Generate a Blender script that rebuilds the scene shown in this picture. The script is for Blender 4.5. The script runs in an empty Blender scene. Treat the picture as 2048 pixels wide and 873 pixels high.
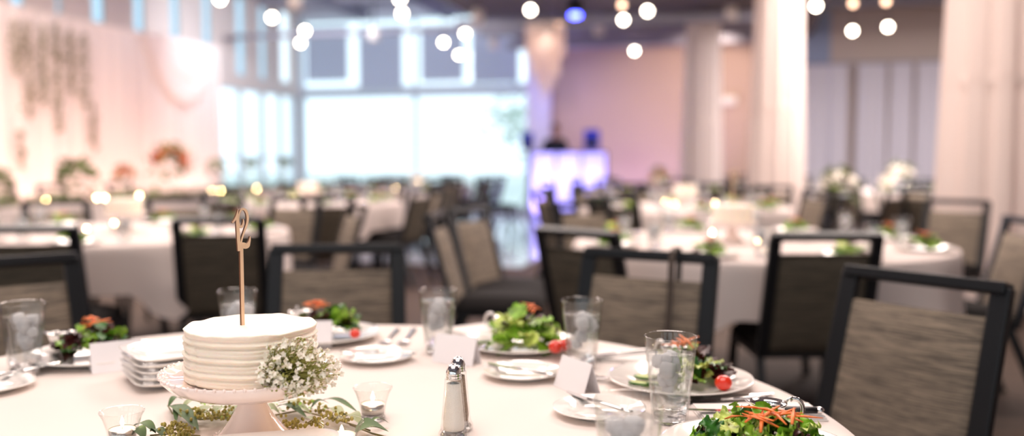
import bpy, math, random
from mathutils import Vector, Matrix, noise
PI = math.pi
sc = bpy.context.scene
COL = sc.collection
rnd = random.Random(12)

# ------------------------------------------------------------------ camera
F = 1800.0; W = 2048.0; H = 873.0
CAMZ = 1.16
PITCH = math.atan(116.5 / F)
cd = bpy.data.cameras.new('camera'); cam = bpy.data.objects.new('camera', cd); COL.objects.link(cam)
cam.location = (0, 0, CAMZ); cam.rotation_euler = (PI/2 - PITCH, 0, 0)
cd.sensor_width = 36.0; cd.lens = F / W * 36.0
cd.dof.use_dof = True; cd.dof.focus_distance = 1.28; cd.dof.aperture_fstop = (cd.lens/1000) / 0.020
cd.clip_end = 500
sc.camera = cam

def ray(px, py):
    x = (px - W/2)/F; y = -(py - H/2)/F
    c, s = math.cos(PITCH), math.sin(PITCH)
    return Vector((x, c + s*y, -s + c*y))
def G(px, py, z=0.75):                      # the point of the photograph at height z
    d = ray(px, py); t = (z - CAMZ)/d.z
    return Vector((d.x*t, d.y*t, z))
def D(px, py, Y):                           # the point of the photograph at depth Y
    d = ray(px, py); t = Y/d.y
    return Vector((d.x*t, Y, CAMZ + d.z*t))

# ------------------------------------------------------------------ materials
def lin(c): return tuple((v/255/12.92 if v/255 <= .04045 else ((v/255+.055)/1.055)**2.4) for v in c)
def new_mat(name):
    m = bpy.data.materials.new(name); m.use_nodes = True
    nt = m.node_tree
    return m, nt, nt.nodes['Principled BSDF'] if 'Principled BSDF' in nt.nodes else nt.nodes.new('ShaderNodeBsdfPrincipled')
def pmat(name, rgb, rough=.6, metal=0, spec=.5, bump=0, bscale=200, var=0, vscale=20, sub=0, coat=0, sheen=0, stretch=(1,1,1), emis=0, emc=None, rgb2=None):
    m, nt, b = new_mat(name)
    c = lin(rgb)
    b.inputs['Base Color'].default_value = (*c, 1); b.inputs['Roughness'].default_value = rough
    b.inputs['Metallic'].default_value = metal
    b.inputs['Specular IOR Level'].default_value = spec
    if coat: b.inputs['Coat Weight'].default_value = coat
    if sheen: b.inputs['Sheen Weight'].default_value = sheen
    if sub:
        b.inputs['Subsurface Weight'].default_value = sub; b.inputs['Subsurface Scale'].default_value = .01
    if emis:
        b.inputs['Emission Color'].default_value = (*lin(emc or rgb), 1); b.inputs['Emission Strength'].default_value = emis
    tc = mp = None
    if bump or var:
        tc = nt.nodes.new('ShaderNodeTexCoord'); mp = nt.nodes.new('ShaderNodeMapping')
        mp.inputs['Scale'].default_value = stretch
        nt.links.new(tc.outputs['Object'], mp.inputs['Vector'])
    if var:
        n = nt.nodes.new('ShaderNodeTexNoise'); n.inputs['Scale'].default_value = vscale; n.inputs['Detail'].default_value = 4
        nt.links.new(mp.outputs['Vector'], n.inputs['Vector'])
        r = nt.nodes.new('ShaderNodeValToRGB')
        c2 = lin(rgb2) if rgb2 else tuple(v*(1-var) for v in c)
        c3 = c if rgb2 else tuple(min(1, v*(1+var)) for v in c)
        r.color_ramp.elements[0].position = .35; r.color_ramp.elements[1].position = .65
        r.color_ramp.elements[0].color = (*c2, 1); r.color_ramp.elements[1].color = (*c3, 1)
        nt.links.new(n.outputs['Fac'], r.inputs['Fac']); nt.links.new(r.outputs['Color'], b.inputs['Base Color'])
    if bump:
        n = nt.nodes.new('ShaderNodeTexNoise'); n.inputs['Scale'].default_value = bscale; n.inputs['Detail'].default_value = 3
        nt.links.new(mp.outputs['Vector'], n.inputs['Vector'])
        bp = nt.nodes.new('ShaderNodeBump'); bp.inputs['Strength'].default_value = bump; bp.inputs['Distance'].default_value = .01
        nt.links.new(n.outputs['Fac'], bp.inputs['Height']); nt.links.new(bp.outputs['Normal'], b.inputs['Normal'])
    return m
def emat(name, rgb, s):
    m = bpy.data.materials.new(name); m.use_nodes = True; nt = m.node_tree; nt.nodes.clear()
    e = nt.nodes.new('ShaderNodeEmission'); e.inputs['Color'].default_value = (*lin(rgb), 1); e.inputs['Strength'].default_value = s
    o = nt.nodes.new('ShaderNodeOutputMaterial'); nt.links.new(e.outputs[0], o.inputs[0]); return m
def thin_glass(name, tint=(1,1,1), ior=1.45, refl=1.0, rough=.02):
    m = bpy.data.materials.new(name); m.use_nodes = True; nt = m.node_tree; nt.nodes.clear()
    t = nt.nodes.new('ShaderNodeBsdfTransparent'); t.inputs['Color'].default_value = (*tint, 1)
    g = nt.nodes.new('ShaderNodeBsdfGlossy'); g.inputs['Roughness'].default_value = rough
    lw_ = nt.nodes.new('ShaderNodeLayerWeight'); lw_.inputs['Blend'].default_value = .5
    pw_ = nt.nodes.new('ShaderNodeMath'); pw_.operation = 'POWER'; pw_.inputs[1].default_value = 4.0
    nt.links.new(lw_.outputs['Facing'], pw_.inputs[0])
    fr = nt.nodes.new('ShaderNodeMath'); fr.operation = 'MULTIPLY_ADD'; fr.inputs[1].default_value = .55; fr.inputs[2].default_value = .035
    nt.links.new(pw_.outputs[0], fr.inputs[0])
    mu = nt.nodes.new('ShaderNodeMath'); mu.operation = 'MULTIPLY'; mu.inputs[1].default_value = refl; mu.use_clamp = True
    mx = nt.nodes.new('ShaderNodeMixShader'); o = nt.nodes.new('ShaderNodeOutputMaterial')
    nt.links.new(fr.outputs[0], mu.inputs[0]); nt.links.new(mu.outputs[0], mx.inputs[0])
    nt.links.new(t.outputs[0], mx.inputs[1]); nt.links.new(g.outputs[0], mx.inputs[2]); nt.links.new(mx.outputs[0], o.inputs[0])
    return m
def refr_glass(name, tint=(1,1,1), ior=1.33, rough=.0, clear=.35, milk=0, bump=0, bscale=60):
    # refraction mixed with straight-through light so that it does not throw a black shadow
    m = bpy.data.materials.new(name); m.use_nodes = True; nt = m.node_tree; nt.nodes.clear()
    g = nt.nodes.new('ShaderNodeBsdfGlass'); g.inputs['Color'].default_value = (*tint, 1); g.inputs['IOR'].default_value = ior; g.inputs['Roughness'].default_value = rough
    t = nt.nodes.new('ShaderNodeBsdfTransparent'); t.inputs['Color'].default_value = (*tint, 1)
    mx = nt.nodes.new('ShaderNodeMixShader'); mx.inputs[0].default_value = clear
    nt.links.new(g.outputs[0], mx.inputs[1]); nt.links.new(t.outputs[0], mx.inputs[2])
    last = mx
    if milk:
        d = nt.nodes.new('ShaderNodeBsdfTranslucent'); d.inputs['Color'].default_value = (.95,.95,.97,1)
        d2 = nt.nodes.new('ShaderNodeBsdfDiffuse'); d2.inputs['Color'].default_value = (.95,.95,.97,1)
        md = nt.nodes.new('ShaderNodeMixShader'); nt.links.new(d.outputs[0], md.inputs[1]); nt.links.new(d2.outputs[0], md.inputs[2])
        m2 = nt.nodes.new('ShaderNodeMixShader'); m2.inputs[0].default_value = milk
        nt.links.new(mx.outputs[0], m2.inputs[1]); nt.links.new(md.outputs[0], m2.inputs[2]); last = m2
    if bump:
        n = nt.nodes.new('ShaderNodeTexNoise'); n.inputs['Scale'].default_value = bscale; n.inputs['Detail'].default_value = 4
        tc = nt.nodes.new('ShaderNodeTexCoord'); nt.links.new(tc.outputs['Object'], n.inputs['Vector'])
        bp = nt.nodes.new('ShaderNodeBump'); bp.inputs['Strength'].default_value = bump; bp.inputs['Distance'].default_value = .005
        nt.links.new(n.outputs['Fac'], bp.inputs['Height']); nt.links.new(bp.outputs['Normal'], g.inputs['Normal'])
    o = nt.nodes.new('ShaderNodeOutputMaterial'); nt.links.new(last.outputs[0], o.inputs[0]); return m
def cloth_mat(name, rgb, transl=.25, bump=.0, bscale=8):
    m = bpy.data.materials.new(name); m.use_nodes = True; nt = m.node_tree; nt.nodes.clear()
    c = lin(rgb)
    d = nt.nodes.new('ShaderNodeBsdfDiffuse'); d.inputs['Color'].default_value = (*c, 1)
    t = nt.nodes.new('ShaderNodeBsdfTranslucent'); t.inputs['Color'].default_value = (*c, 1)
    mx = nt.nodes.new('ShaderNodeMixShader'); mx.inputs[0].default_value = transl
    o = nt.nodes.new('ShaderNodeOutputMaterial')
    nt.links.new(d.outputs[0], mx.inputs[1]); nt.links.new(t.outputs[0], mx.inputs[2]); nt.links.new(mx.outputs[0], o.inputs[0])
    if bump:
        n = nt.nodes.new('ShaderNodeTexNoise'); n.inputs['Scale'].default_value = bscale; n.inputs['Detail'].default_value = 3
        tc = nt.nodes.new('ShaderNodeTexCoord'); nt.links.new(tc.outputs['Object'], n.inputs['Vector'])
        bp = nt.nodes.new('ShaderNodeBump'); bp.inputs['Strength'].default_value = bump; bp.inputs['Distance'].default_value = .01
        nt.links.new(n.outputs['Fac'], bp.inputs['Height']); nt.links.new(bp.outputs['Normal'], d.inputs['Normal'])
    return m

M = {}
M['cloth'] = cloth_mat('tablecloth_linen', (236,225,219), .08, .25, 7)
M['cloth_far'] = cloth_mat('tablecloth_linen_far', (224,211,206), .15)
M['napkin'] = cloth_mat('napkin_linen', (244,238,234), .1)
M['drape'] = cloth_mat('drape_voile', (250,236,231), .35)
M['drape_white'] = cloth_mat('drape_white', (242,228,222), .35)
M['drape_cool'] = cloth_mat('drape_cool', (218,214,224), .25)
M['china'] = pmat('white_china', (246,240,234), .12, coat=.6)
M['stand'] = pmat('glazed_ceramic', (247,230,222), .1, coat=.8)
M['frost'] = pmat('cream_frosting', (252,239,222), .55, sub=.25, bump=.25, bscale=90)
M['steel'] = pmat('polished_steel', (225,222,220), .12, metal=1)
M['chrome'] = pmat('chrome', (240,240,240), .06, metal=1)
M['black_metal'] = pmat('chair_black_metal', (14,17,22), .42, spec=.35)
M['black'] = pmat('black_plastic', (14,14,16), .4)
M['card'] = pmat('white_card', (240,236,238), .7)
M['wood'] = pmat('birch_ply', (240,204,168), .5, var=.08, vscale=30, stretch=(6,6,1))
M['char'] = pmat('laser_cut_edge', (104,58,26), .6)
M['wax'] = pmat('candle_wax', (250,242,230), .4, sub=.4, emis=.5, emc=(255,210,150))  # emission stands in for the flame's glow inside the wax
M['tin'] = pmat('candle_tin', (200,195,190), .25, metal=1)
M['flame'] = emat('candle_flame', (255,214,150), 170)
M['glass'] = thin_glass('clear_glass', (.985,.99,.985), 1.5, 1.3)
M['glass_thick'] = refr_glass('glass_base', (.99,.99,.99), 1.45, 0, .3)
M['water'] = refr_glass('water', (.985,.99,.995), 1.33, 0, .72)
M['ice'] = refr_glass('ice', (.98,.99,1), 1.31, .12, .3, .78, .8, 90)
M['salt'] = pmat('salt_grains', (245,238,228), .8, bump=.4, bscale=900)
M['pepper'] = pmat('pepper_grains', (150,130,112), .8, var=.5, vscale=900)
M['lettuce'] = pmat('lettuce_green', (128,172,48), .38, var=.35, vscale=60, sub=.1)
M['lettuce_light'] = pmat('lettuce_pale', (196,212,112), .38, var=.2, vscale=60, sub=.1)
M['lettuce_dark'] = pmat('lettuce_dark_green', (48,104,34), .35, var=.35, vscale=50)
M['lettuce_red'] = pmat('lettuce_red', (66,26,24), .35, var=.5, vscale=40)
M['carrot'] = pmat('carrot', (246,124,52), .4, var=.12, vscale=60, sub=.1)
M['tomato'] = pmat('tomato', (224,54,30), .15, coat=.5)
M['cuc_flesh'] = pmat('cucumber_flesh', (214,226,150), .3)
M['cuc_skin'] = pmat('cucumber_skin', (60,100,36), .35)
M['dressing'] = pmat('dressing', (120,88,50), .15)
M['euc'] = pmat('eucalyptus_leaf', (74,98,58), .65, var=.2, vscale=25)
M['euc_light'] = pmat('eucalyptus_leaf_pale', (150,160,118), .5, var=.15, vscale=25)
M['euc_seed'] = pmat('eucalyptus_seed', (158,148,72), .5, var=.3, vscale=80)
M['euc_stem'] = pmat('eucalyptus_stem', (140,128,84), .6)
M['gyp_white'] = pmat('gypsophila_petal', (252,244,228), .6, sub=.2)
M['gyp_stem'] = pmat('gypsophila_stem', (150,150,74), .6)
M['foliage'] = pmat('foliage_olive', (92,104,48), .6, var=.3, vscale=9)
M['vine'] = pmat('hanging_vine_leaf', (112,108,58), .7, var=.25, vscale=8)
M['fl_red'] = pmat('flower_coral', (186,70,48), .6, var=.2, vscale=9)
M['fl_orange'] = pmat('flower_orange', (206,140,84), .6)
M['fl_white'] = pmat('flower_white', (248,238,226), .6)
M['wall'] = pmat('wall_paint', (222,208,202), .8)
M['wall_tan'] = pmat('wall_tan_paint', (186,158,144), .8)
M['wall_beige'] = pmat('wall_beige_paint', (196,180,170), .8)
M['wall_grey'] = pmat('wall_grey_paint', (206,212,224), .8)
M['mullion'] = pmat('window_frame_paint', (186,206,214), .5)
M['shade'] = cloth_mat('roller_shade', (206,210,224), .42)
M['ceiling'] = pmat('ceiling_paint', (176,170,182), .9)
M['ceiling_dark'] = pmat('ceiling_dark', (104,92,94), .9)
M['duct'] = pmat('duct_metal', (150,148,162), .5)
M['floor'] = pmat('dark_carpet', (66,50,40), .85, var=.3, vscale=3, stretch=(1,6,1))
M['dance'] = pmat('dance_floor_gloss', (205,215,235), .12, coat=.6)
M['pane'] = thin_glass('window_pane', (.97,.99,1), 1.3, .5)
M['pane_blue'] = thin_glass('window_pane_tinted', (.66,.76,.82), 1.3, .3)
M['lightwhite'] = pmat('fixture_white', (232,222,216), .5)
M['bulb'] = emat('globe_bulb', (255,240,220), 26)
M['bulb_dim'] = emat('globe_bulb_dim', (255,205,170), 6)
M['cord'] = pmat('black_cord', (30,28,28), .6)
M['capiz'] = cloth_mat('capiz_shell', (250,232,222), .5)
M['speaker'] = pmat('speaker_blue_light_tint', (10,34,150), .6, emis=.10, emc=(0,30,255))  # blue stage light put into the cabinet's colour and emission
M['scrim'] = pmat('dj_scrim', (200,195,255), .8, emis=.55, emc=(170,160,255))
M['dj_shirt'] = pmat('dj_black_shirt', (10,12,22), .8)
M['skin'] = pmat('skin', (150,100,80), .6)
M['hair'] = pmat('hair_dark', (26,18,16), .7)
M['trunk'] = pmat('pale_trunk', (190,184,174), .9)
M['tree_pale'] = pmat('pale_hazed_tree', (212,224,216), .9)  # bright haze put into the outdoor colours, crowns palest
M['pavement'] = pmat('pavement', (196,204,200), .9)
M['facade'] = pmat('far_building', (190,196,206), .9)
M['blue_lens'] = emat('blue_lens', (70,80,255), 22)
M['strap'] = pmat('leather_strap', (58,42,30), .5)

def fabric(name, a, b, scale):
    m, nt, p = new_mat(name)
    tc = nt.nodes.new('ShaderNodeTexCoord'); mp = nt.nodes.new('ShaderNodeMapping')
    mp.inputs['Scale'].default_value = (9, 9, 330)
    n = nt.nodes.new('ShaderNodeTexNoise'); n.inputs['Scale'].default_value = scale; n.inputs['Detail'].default_value = 5; n.inputs['Roughness'].default_value = .7
    r = nt.nodes.new('ShaderNodeValToRGB'); r.color_ramp.elements[0].position = .41; r.color_ramp.elements[1].position = .60
    r.color_ramp.elements[0].color = (*lin(a), 1); r.color_ramp.elements[1].color = (*lin(b), 1)
    nt.links.new(tc.outputs['Object'], mp.inputs[0]); nt.links.new(mp.outputs[0], n.inputs['Vector']); nt.links.new(n.outputs['Fac'], r.inputs['Fac'])
    nt.links.new(r.outputs['Color'], p.inputs['Base Color']); p.inputs['Roughness'].default_value = .85
    bp = nt.nodes.new('ShaderNodeBump'); bp.inputs['Strength'].default_value = .25; bp.inputs['Distance'].default_value = .003
    nt.links.new(n.outputs['Fac'], bp.inputs['Height']); nt.links.new(bp.outputs['Normal'], p.inputs['Normal'])
    return m
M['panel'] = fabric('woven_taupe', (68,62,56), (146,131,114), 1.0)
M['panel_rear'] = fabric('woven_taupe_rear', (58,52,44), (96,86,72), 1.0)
M['seat'] = pmat('seat_dark_vinyl', (26,23,23), .85, spec=.2)

# ------------------------------------------------------------------ mesh builder
class MB:
    def __init__(s): s.v = []; s.f = []; s.mi = []; s.sm = []
    def add(s, vs, fs, mi=0, smooth=True):
        o = len(s.v); s.v += [tuple(v) for v in vs]
        for f in fs: s.f.append(tuple(i+o for i in f)); s.mi.append(mi); s.sm.append(smooth)
    def box(s, c, d, rot=None, mi=0, smooth=False):
        hx, hy, hz = d[0]/2, d[1]/2, d[2]/2
        vs = [Vector((x,y,z)) for x in (-hx,hx) for y in (-hy,hy) for z in (-hz,hz)]
        if rot is not None: vs = [rot @ v for v in vs]
        c = Vector(c); vs = [v + c for v in vs]
        s.add(vs, [(0,1,3,2),(4,6,7,5),(0,4,5,1),(2,3,7,6),(0,2,6,4),(1,5,7,3)], mi, smooth)
    def bar(s, a, b, w, h, up=Vector((0,0,1)), mi=0):
        a = Vector(a); b = Vector(b); d = b - a; L = d.length; d.normalize()
        x = up.cross(d)
        if x.length < 1e-4: x = Vector((1,0,0))
        x.normalize(); y = d.cross(x)
        R = Matrix((x, y, d)).transposed()
        s.box((a+b)/2, (w, h, L), R, mi)
    def tube(s, pts, rad, n=8, mi=0, cap=True, flat=1.0):
        pts = [Vector(p) for p in pts]
        if not hasattr(rad, '__len__'): rad = [rad]*len(pts)
        vs = []; fs = []
        prev = None
        for i, p in enumerate(pts):
            t = (pts[min(i+1, len(pts)-1)] - pts[max(i-1, 0)])
            if t.length < 1e-9: t = Vector((0,0,1))
            t.normalize()
            if prev is None:
                u = t.cross(Vector((0,0,1)));
                if u.length < .01: u = t.cross(Vector((0,1,0)))
            else:
                u = prev - t*prev.dot(t)
            u.normalize(); prev = u; w = t.cross(u)
            for k in range(n):
                a = 2*PI*k/n
                vs.append(p + u*math.cos(a)*rad[i] + w*math.sin(a)*rad[i]*flat)
        for i in range(len(pts)-1):
            for k in range(n):
                a = i*n+k; b = i*n+(k+1) % n
                fs.append((a, b, b+n, a+n))
        if cap:
            fs.append(tuple(range(n-1, -1, -1))); fs.append(tuple(range((len(pts)-1)*n, len(pts)*n)))
        s.add(vs, fs, mi)
    def lathe(s, prof, n=32, c=(0,0,0), mi=0, fn=None):
        cx, cy, cz = c; vs = []; fs = []
        for (r, z) in prof:
            for k in range(n):
                a = 2*PI*k/n; rr, zz = (r, z) if fn is None else fn(r, z, a)
                vs.append((cx+rr*math.cos(a), cy+rr*math.sin(a), cz+zz))
        for i in range(len(prof)-1):
            for k in range(n):
                a = i*n+k; b = i*n+(k+1) % n
                fs.append((a, b, b+n, a+n))
        s.add(vs, fs, mi)
    def ball(s, c, r, n=8, m=6, mi=0, sq=(1,1,1)):
        c = Vector(c); vs = [c+Vector((0,0,-r*sq[2]))]; fs = []
        for i in range(1, m):
            b = -PI/2 + PI*i/m
            for k in range(n):
                a = 2*PI*k/n
                vs.append(c + Vector((math.cos(b)*math.cos(a)*r*sq[0], math.cos(b)*math.sin(a)*r*sq[1], math.sin(b)*r*sq[2])))
        vs.append(c+Vector((0,0,r*sq[2])))
        for k in range(n): fs.append((0, 1+(k+1) % n, 1+k))
        for i in range(m-2):
            for k in range(n):
                a = 1+i*n+k; b = 1+i*n+(k+1) % n
                fs.append((a, b, b+n, a+n))
        L = len(vs)-1; o = 1+(m-2)*n
        for k in range(n): fs.append((o+k, o+(k+1) % n, L))
        s.add(vs, fs, mi)
    def grid(s, fn, nu, nv, mi=0):
        vs = [fn(i/nu, j/nv) for i in range(nu+1) for j in range(nv+1)]
        fs = [(i*(nv+1)+j, (i+1)*(nv+1)+j, (i+1)*(nv+1)+j+1, i*(nv+1)+j+1) for i in range(nu) for j in range(nv)]
        s.add(vs, fs, mi)
    def build(s, name, mats, parent=None, loc=None, rz=0):
        me = bpy.data.meshes.new(name); me.from_pydata([tuple(v) for v in s.v], [], s.f)
        if not isinstance(mats, (list, tuple)): mats = [mats]
        for m in mats: me.materials.append(m)
        me.polygons.foreach_set('material_index', s.mi); me.polygons.foreach_set('use_smooth', s.sm)
        me.update()
        o = bpy.data.objects.new(name, me); COL.objects.link(o)
        if parent: o.parent = parent
        if loc is not None: o.location = loc
        if rz: o.rotation_euler = (0, 0, rz)
        return o

def bevel(o, w=.003, seg=2):
    m = o.modifiers.new('bevel', 'BEVEL'); m.width = w; m.segments = seg; m.limit_method = 'ANGLE'
    return o
def tag(o, label=None, cat=None, group=None, kind=None):
    if label: o['label'] = label
    if cat: o['category'] = cat
    if group: o['group'] = group
    if kind: o['kind'] = kind
    return o
def thing(name, label, cat, loc=(0,0,0), rz=0, group=None):
    o = bpy.data.objects.new(name, None); COL.objects.link(o); o.empty_display_size = .05
    o.location = loc; o.rotation_euler = (0,0,rz)
    return tag(o, label, cat, group)
def kids(o): return [c for c in ALLKIDS.get(o.name, [])]
def copy_tree(o, parent=None):
    c = o.copy(); COL.objects.link(c)
    if parent is not None: c.parent = parent
    for ch in list(o.children): copy_tree(ch, c)
    return c
def dup(o, loc, rz, label, group=None, scale=None):
    c = copy_tree(o); c.location = loc; c.rotation_euler = (0,0,rz)
    c['label'] = label
    if group: c['group'] = group
    elif 'group' in c: del c['group']
    if scale: c.scale = (scale,)*3
    return c

# ------------------------------------------------------------------ the room (turned 14.8 degrees)
YAW = math.radians(-14.8)
C0 = Vector((-4.71, 20.0, 0))
rx = Vector((math.cos(YAW), math.sin(YAW), 0)); ry = Vector((-math.sin(YAW), math.cos(YAW), 0))
def RM(u, v, z=0): return C0 + rx*u - ry*v + Vector((0,0,z))     # u to the right along the window wall, v towards the camera
def Upx(px):
    t = (px-1024)/F; return (20*t + 4.71)/(rx.x - rx.y*t)
def Vpx(px):
    t = (px-1024)/F; return (-4.71 - 20*t)/(ry.x - ry.y*t)
def VOFF(px, off):
    t = (px-1024)/F; return (-4.71+rx.x*off - t*(20+rx.y*off))/(ry.x - ry.y*t)
def Zb(px, py): return CAMZ + (320-py)*(20 + rx.y*Upx(px))/F
def Zl(px, py): return CAMZ + (320-py)*(20 - ry.y*Vpx(px))/F
def struct(name, mb, m, parent=None, thingpart=False):
    o = mb.build(name, m, parent)
    if parent is None: o.location = C0; o.rotation_euler = (0,0,YAW); o['kind'] = 'structure'
    return o
CEIL = 4.42
mb = MB(); mb.box((8.5, -11.45, -.05), (17.3, 23.3, .1)); struct('floor', mb, M['floor'])
mb = MB(); mb.box((8.5, -11.45, CEIL+.1), (17.3, 23.3, .2)); struct('ceiling', mb, M['ceiling'])
# back (window) wall with two openings
uw0, uw1 = Upx(603), Upx(1057)
zl0, zl1 = .12, Zb(830, 188)
zc0, zc1 = Zb(830, 176), Zb(830, 36)
mb = MB()
def bw(u0, u1, z0, z1, y0=0, y1=.25): mb.box(((u0+u1)/2, (y0+y1)/2, (z0+z1)/2), (u1-u0, y1-y0, z1-z0))
bw(-.25, uw0, 0, CEIL); bw(uw0, uw1, 0, zl0); bw(uw0, uw1, zl1, zc0); bw(uw0, uw1, zc1, CEIL)
struct('wall_back', mb, M['wall_grey'])
mb = MB(); bw(uw1, Upx(1103), 0, CEIL, -.18, .25); struct('trim_1', mb, pmat('pillar_paint', (226,216,236), .7))
mb = MB(); bw(Upx(1103), Upx(1600), 0, CEIL); struct('wall_back_right', mb, M['wall_tan'])
mb = MB(); bw(Upx(1600), Upx(1655), 0, CEIL); struct('wall_back_niche', mb, pmat('wall_blue_grey', (150,162,186), .8))
mb = MB(); bw(Upx(1655), 17, 0, CEIL); struct('wall_back_far_right', mb, M['wall_beige'])
mb = MB(); mb.box((17.1, -11, CEIL/2), (.2, 24, CEIL)); struct('wall_right', mb, M['wall_beige'])
# windows in the back wall
def window(name, rects, bars, pane_m, frame_m, y=.1):
    o = bpy.data.objects.new(name, None); COL.objects.link(o); o.location = C0; o.rotation_euler = (0,0,YAW); o['kind'] = 'structure'
    b = MB()
    for r in bars: b.box(*r)
    b.build('window_frame', frame_m, o)
    b = MB()
    for r in rects: b.box(*r)
    b.build('pane', pane_m, o)
    return o
wm = Upx(829)
zmid = Zb(830, 252)
def hb(u0, u1, z, t=.06, y=.1): return (((u0+u1)/2, y, z), (u1-u0, .07, t))
def vb(u, z0, z1, t=.06, y=.1): return ((u, y, (z0+z1)/2), (t, .07, z1-z0))
window('window_1', [(((uw0+uw1)/2, .12, (zl0+zl1)/2), (uw1-uw0, .008, zl1-zl0))],
       [hb(uw0, uw1, zl0+.03), hb(uw0, uw1, zl1-.03), vb(wm, zl0, zl1, .09), vb(uw0+.03, zl0, zl1), vb(uw1-.03, zl0, zl1)], M['pane'], M['mullion'])
window('window_2', [(((uw0+uw1)/2, .12, (zc0+zc1)/2), (uw1-uw0, .008, zc1-zc0))],
       [hb(uw0, uw1, zc0+.02, .04), hb(uw0, uw1, zc1-.02, .04), vb(wm, zc0, zc1, .05)], M['pane'], M['mullion'])
for i, (x0, x1, y0, y1, tx) in enumerate([(619,701,58,163,'far left'), (723,808,58,178,'second from the left'), (846,929,56,163,'second from the right'), (946,1038,38,166,'far right')]):
    u0, u1 = Upx(x0), Upx(x1); z0, z1 = Zb((x0+x1)/2, y1), Zb((x0+x1)/2, y0)
    if i == 0: z0 = Zb(660,163)
    r = thing('roller_shade', 'grey roller shade in the upper window, %s of the four' % tx, 'shade', RM((u0+u1)/2, .05, 0), YAW)
    b = MB(); b.box((0, 0, (z0+z1)/2), (u1-u0, .012, z1-z0)); b.build('shade_cloth', M['shade'], r)
    b = MB(); b.box((0, 0, z0), (u1-u0, .025, .03)); b.build('hem_bar', M['mullion'], r)
    b = MB(); b.tube([(-(u1-u0)/2, 0, z1), ((u1-u0)/2, 0, z1)], .025, 8); b.build('roller', M['mullion'], r)
# left wall: openings
slits = [(.35,.75), (1.35,1.6), (2.15,2.45), (3.3,3.55), (4.25,4.5), (5.2,5.46), (6.15,6.42), (7.05,7.15), (7.75,7.98), (8.7,8.95)]
lw = [(Vpx(592),Vpx(566)), (Vpx(562),Vpx(531)), (Vpx(526),Vpx(487)), (Vpx(483),Vpx(443)-.02)]
mb = MB()
def lwbox(v0, v1, z0, z1): mb.box((-.03, -(v0+v1)/2, (z0+z1)/2), (.06, v1-v0, z1-z0))
ZL1 = 2.56; zs0, zs1 = 2.8, 4.34
v = 0
for a, b_ in lw: lwbox(v, a, 0, zs0); lwbox(a, b_, 0, .12); lwbox(a, b_, ZL1, zs0); v = b_
lwbox(v, 22, 0, zs0)
v = 0
for a, b_ in slits: lwbox(v, a, zs0, zs1); v = b_
lwbox(v, 22, zs0, zs1); lwbox(0, 22, zs1, CEIL)
struct('wall_left', mb, M['wall'])
k = 3
for a, b_ in lw:
    b = MB(); vm = (a+b_)/2
    window('window_%d' % k, [((-.03, -vm, (.12+ZL1)/2), (.008, b_-a, ZL1-.12))],
           [((-.03, -a-.02, 1.34), (.05, .04, ZL1-.12)), ((-.03, -b_+.02, 1.34), (.05, .04, ZL1-.12)), ((-.03, -vm, ZL1-.02), (.05, b_-a, .04)), ((-.03, -vm, 1.2), (.05, b_-a, .04))], M['pane'], M['mullion'])
    k += 1
for a, b_ in slits:
    vm = (a+b_)/2
    window('window_%d' % k, [((-.03, -vm, (zs0+zs1)/2), (.008, b_-a, zs1-zs0))], [((-.03, -vm, zs1-.015), (.05, b_-a, .03)), ((-.03, -vm, zs0+.015), (.05, b_-a, .03))], M['pane_blue'] if k > 7 else M['pane'], M['mullion'])
    k += 1
# near end wall with tall windows (behind the camera)
mb = MB(); mb.box((7, -23, 4.0), (22, .2, .9)); mb.box((7, -23, .3), (22, .2, .6))
for u in range(-3, 19, 3): mb.box((u, -23, 2.1), (.8, .2, 3.4))
struct('wall_near', mb, M['wall_beige'])
# dropped ceiling and beams on the right
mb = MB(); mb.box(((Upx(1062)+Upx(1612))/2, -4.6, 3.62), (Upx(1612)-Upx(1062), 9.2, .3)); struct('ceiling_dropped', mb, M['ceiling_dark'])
n = 2
for (u0, u1, v, z, t) in [(-.0, 4.9, 1.6, 4.33, .16), (-.0, 4.9, 3.2, 4.3, .2), (-.0, 4.9, 5.0, 4.25, .25), (5.1, 9.9, 1.2, 3.36, .16), (5.1, 9.9, 3.0, 3.36, .15), (9.7, 17, 1.0, 3.95, .18), (9.9,17,3.0,3.9,.25)]:
    mb = MB(); mb.box(((u0+u1)/2, -v, z), (u1-u0, t, t)); struct('trim_%d' % n, mb, M['duct']); n += 1
for (u, v0, v1, z) in [(1.6, 0, 9, 4.25), (3.5, 0, 9, 4.2), (11.5, 0, 9, 4.2)]:
    mb = MB(); mb.box((u, -(v0+v1)/2, z), (.14, v1-v0, .2)); struct('trim_%d' % n, mb, M['duct']); n += 1
def pipe(p0, p1, r, label):
    b = MB(); b.tube([p0, p1], r, 12); return tag(b.build('air_duct', M['duct']), label, 'duct')
pipe(RM(5.1, 4.3, 3.3), RM(9.9, 4.3, 3.3), .09, 'grey round air duct running across the dropped dark ceiling')
pipe(RM(.1, 3.0, 3.45), RM(4.9, 3.0, 3.45), .05, 'grey round air duct crossing in front of the upper windows')
# dance floor
mb = MB(); mb.box((5.0, -4.6, .012), (4.6, 8.4, .024)); o = struct('dance_floor', mb, M['dance']); del o['kind']
tag(o, 'glossy pale dance floor in front of the bright window wall and the lit booth', 'dance floor')
# baseboard
mb = MB(); mb.box(((Upx(1103)+17)/2, -.02, .07), (17-Upx(1103), .03, .14)); struct('baseboard_back', mb, M['wall_grey'])

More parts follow.
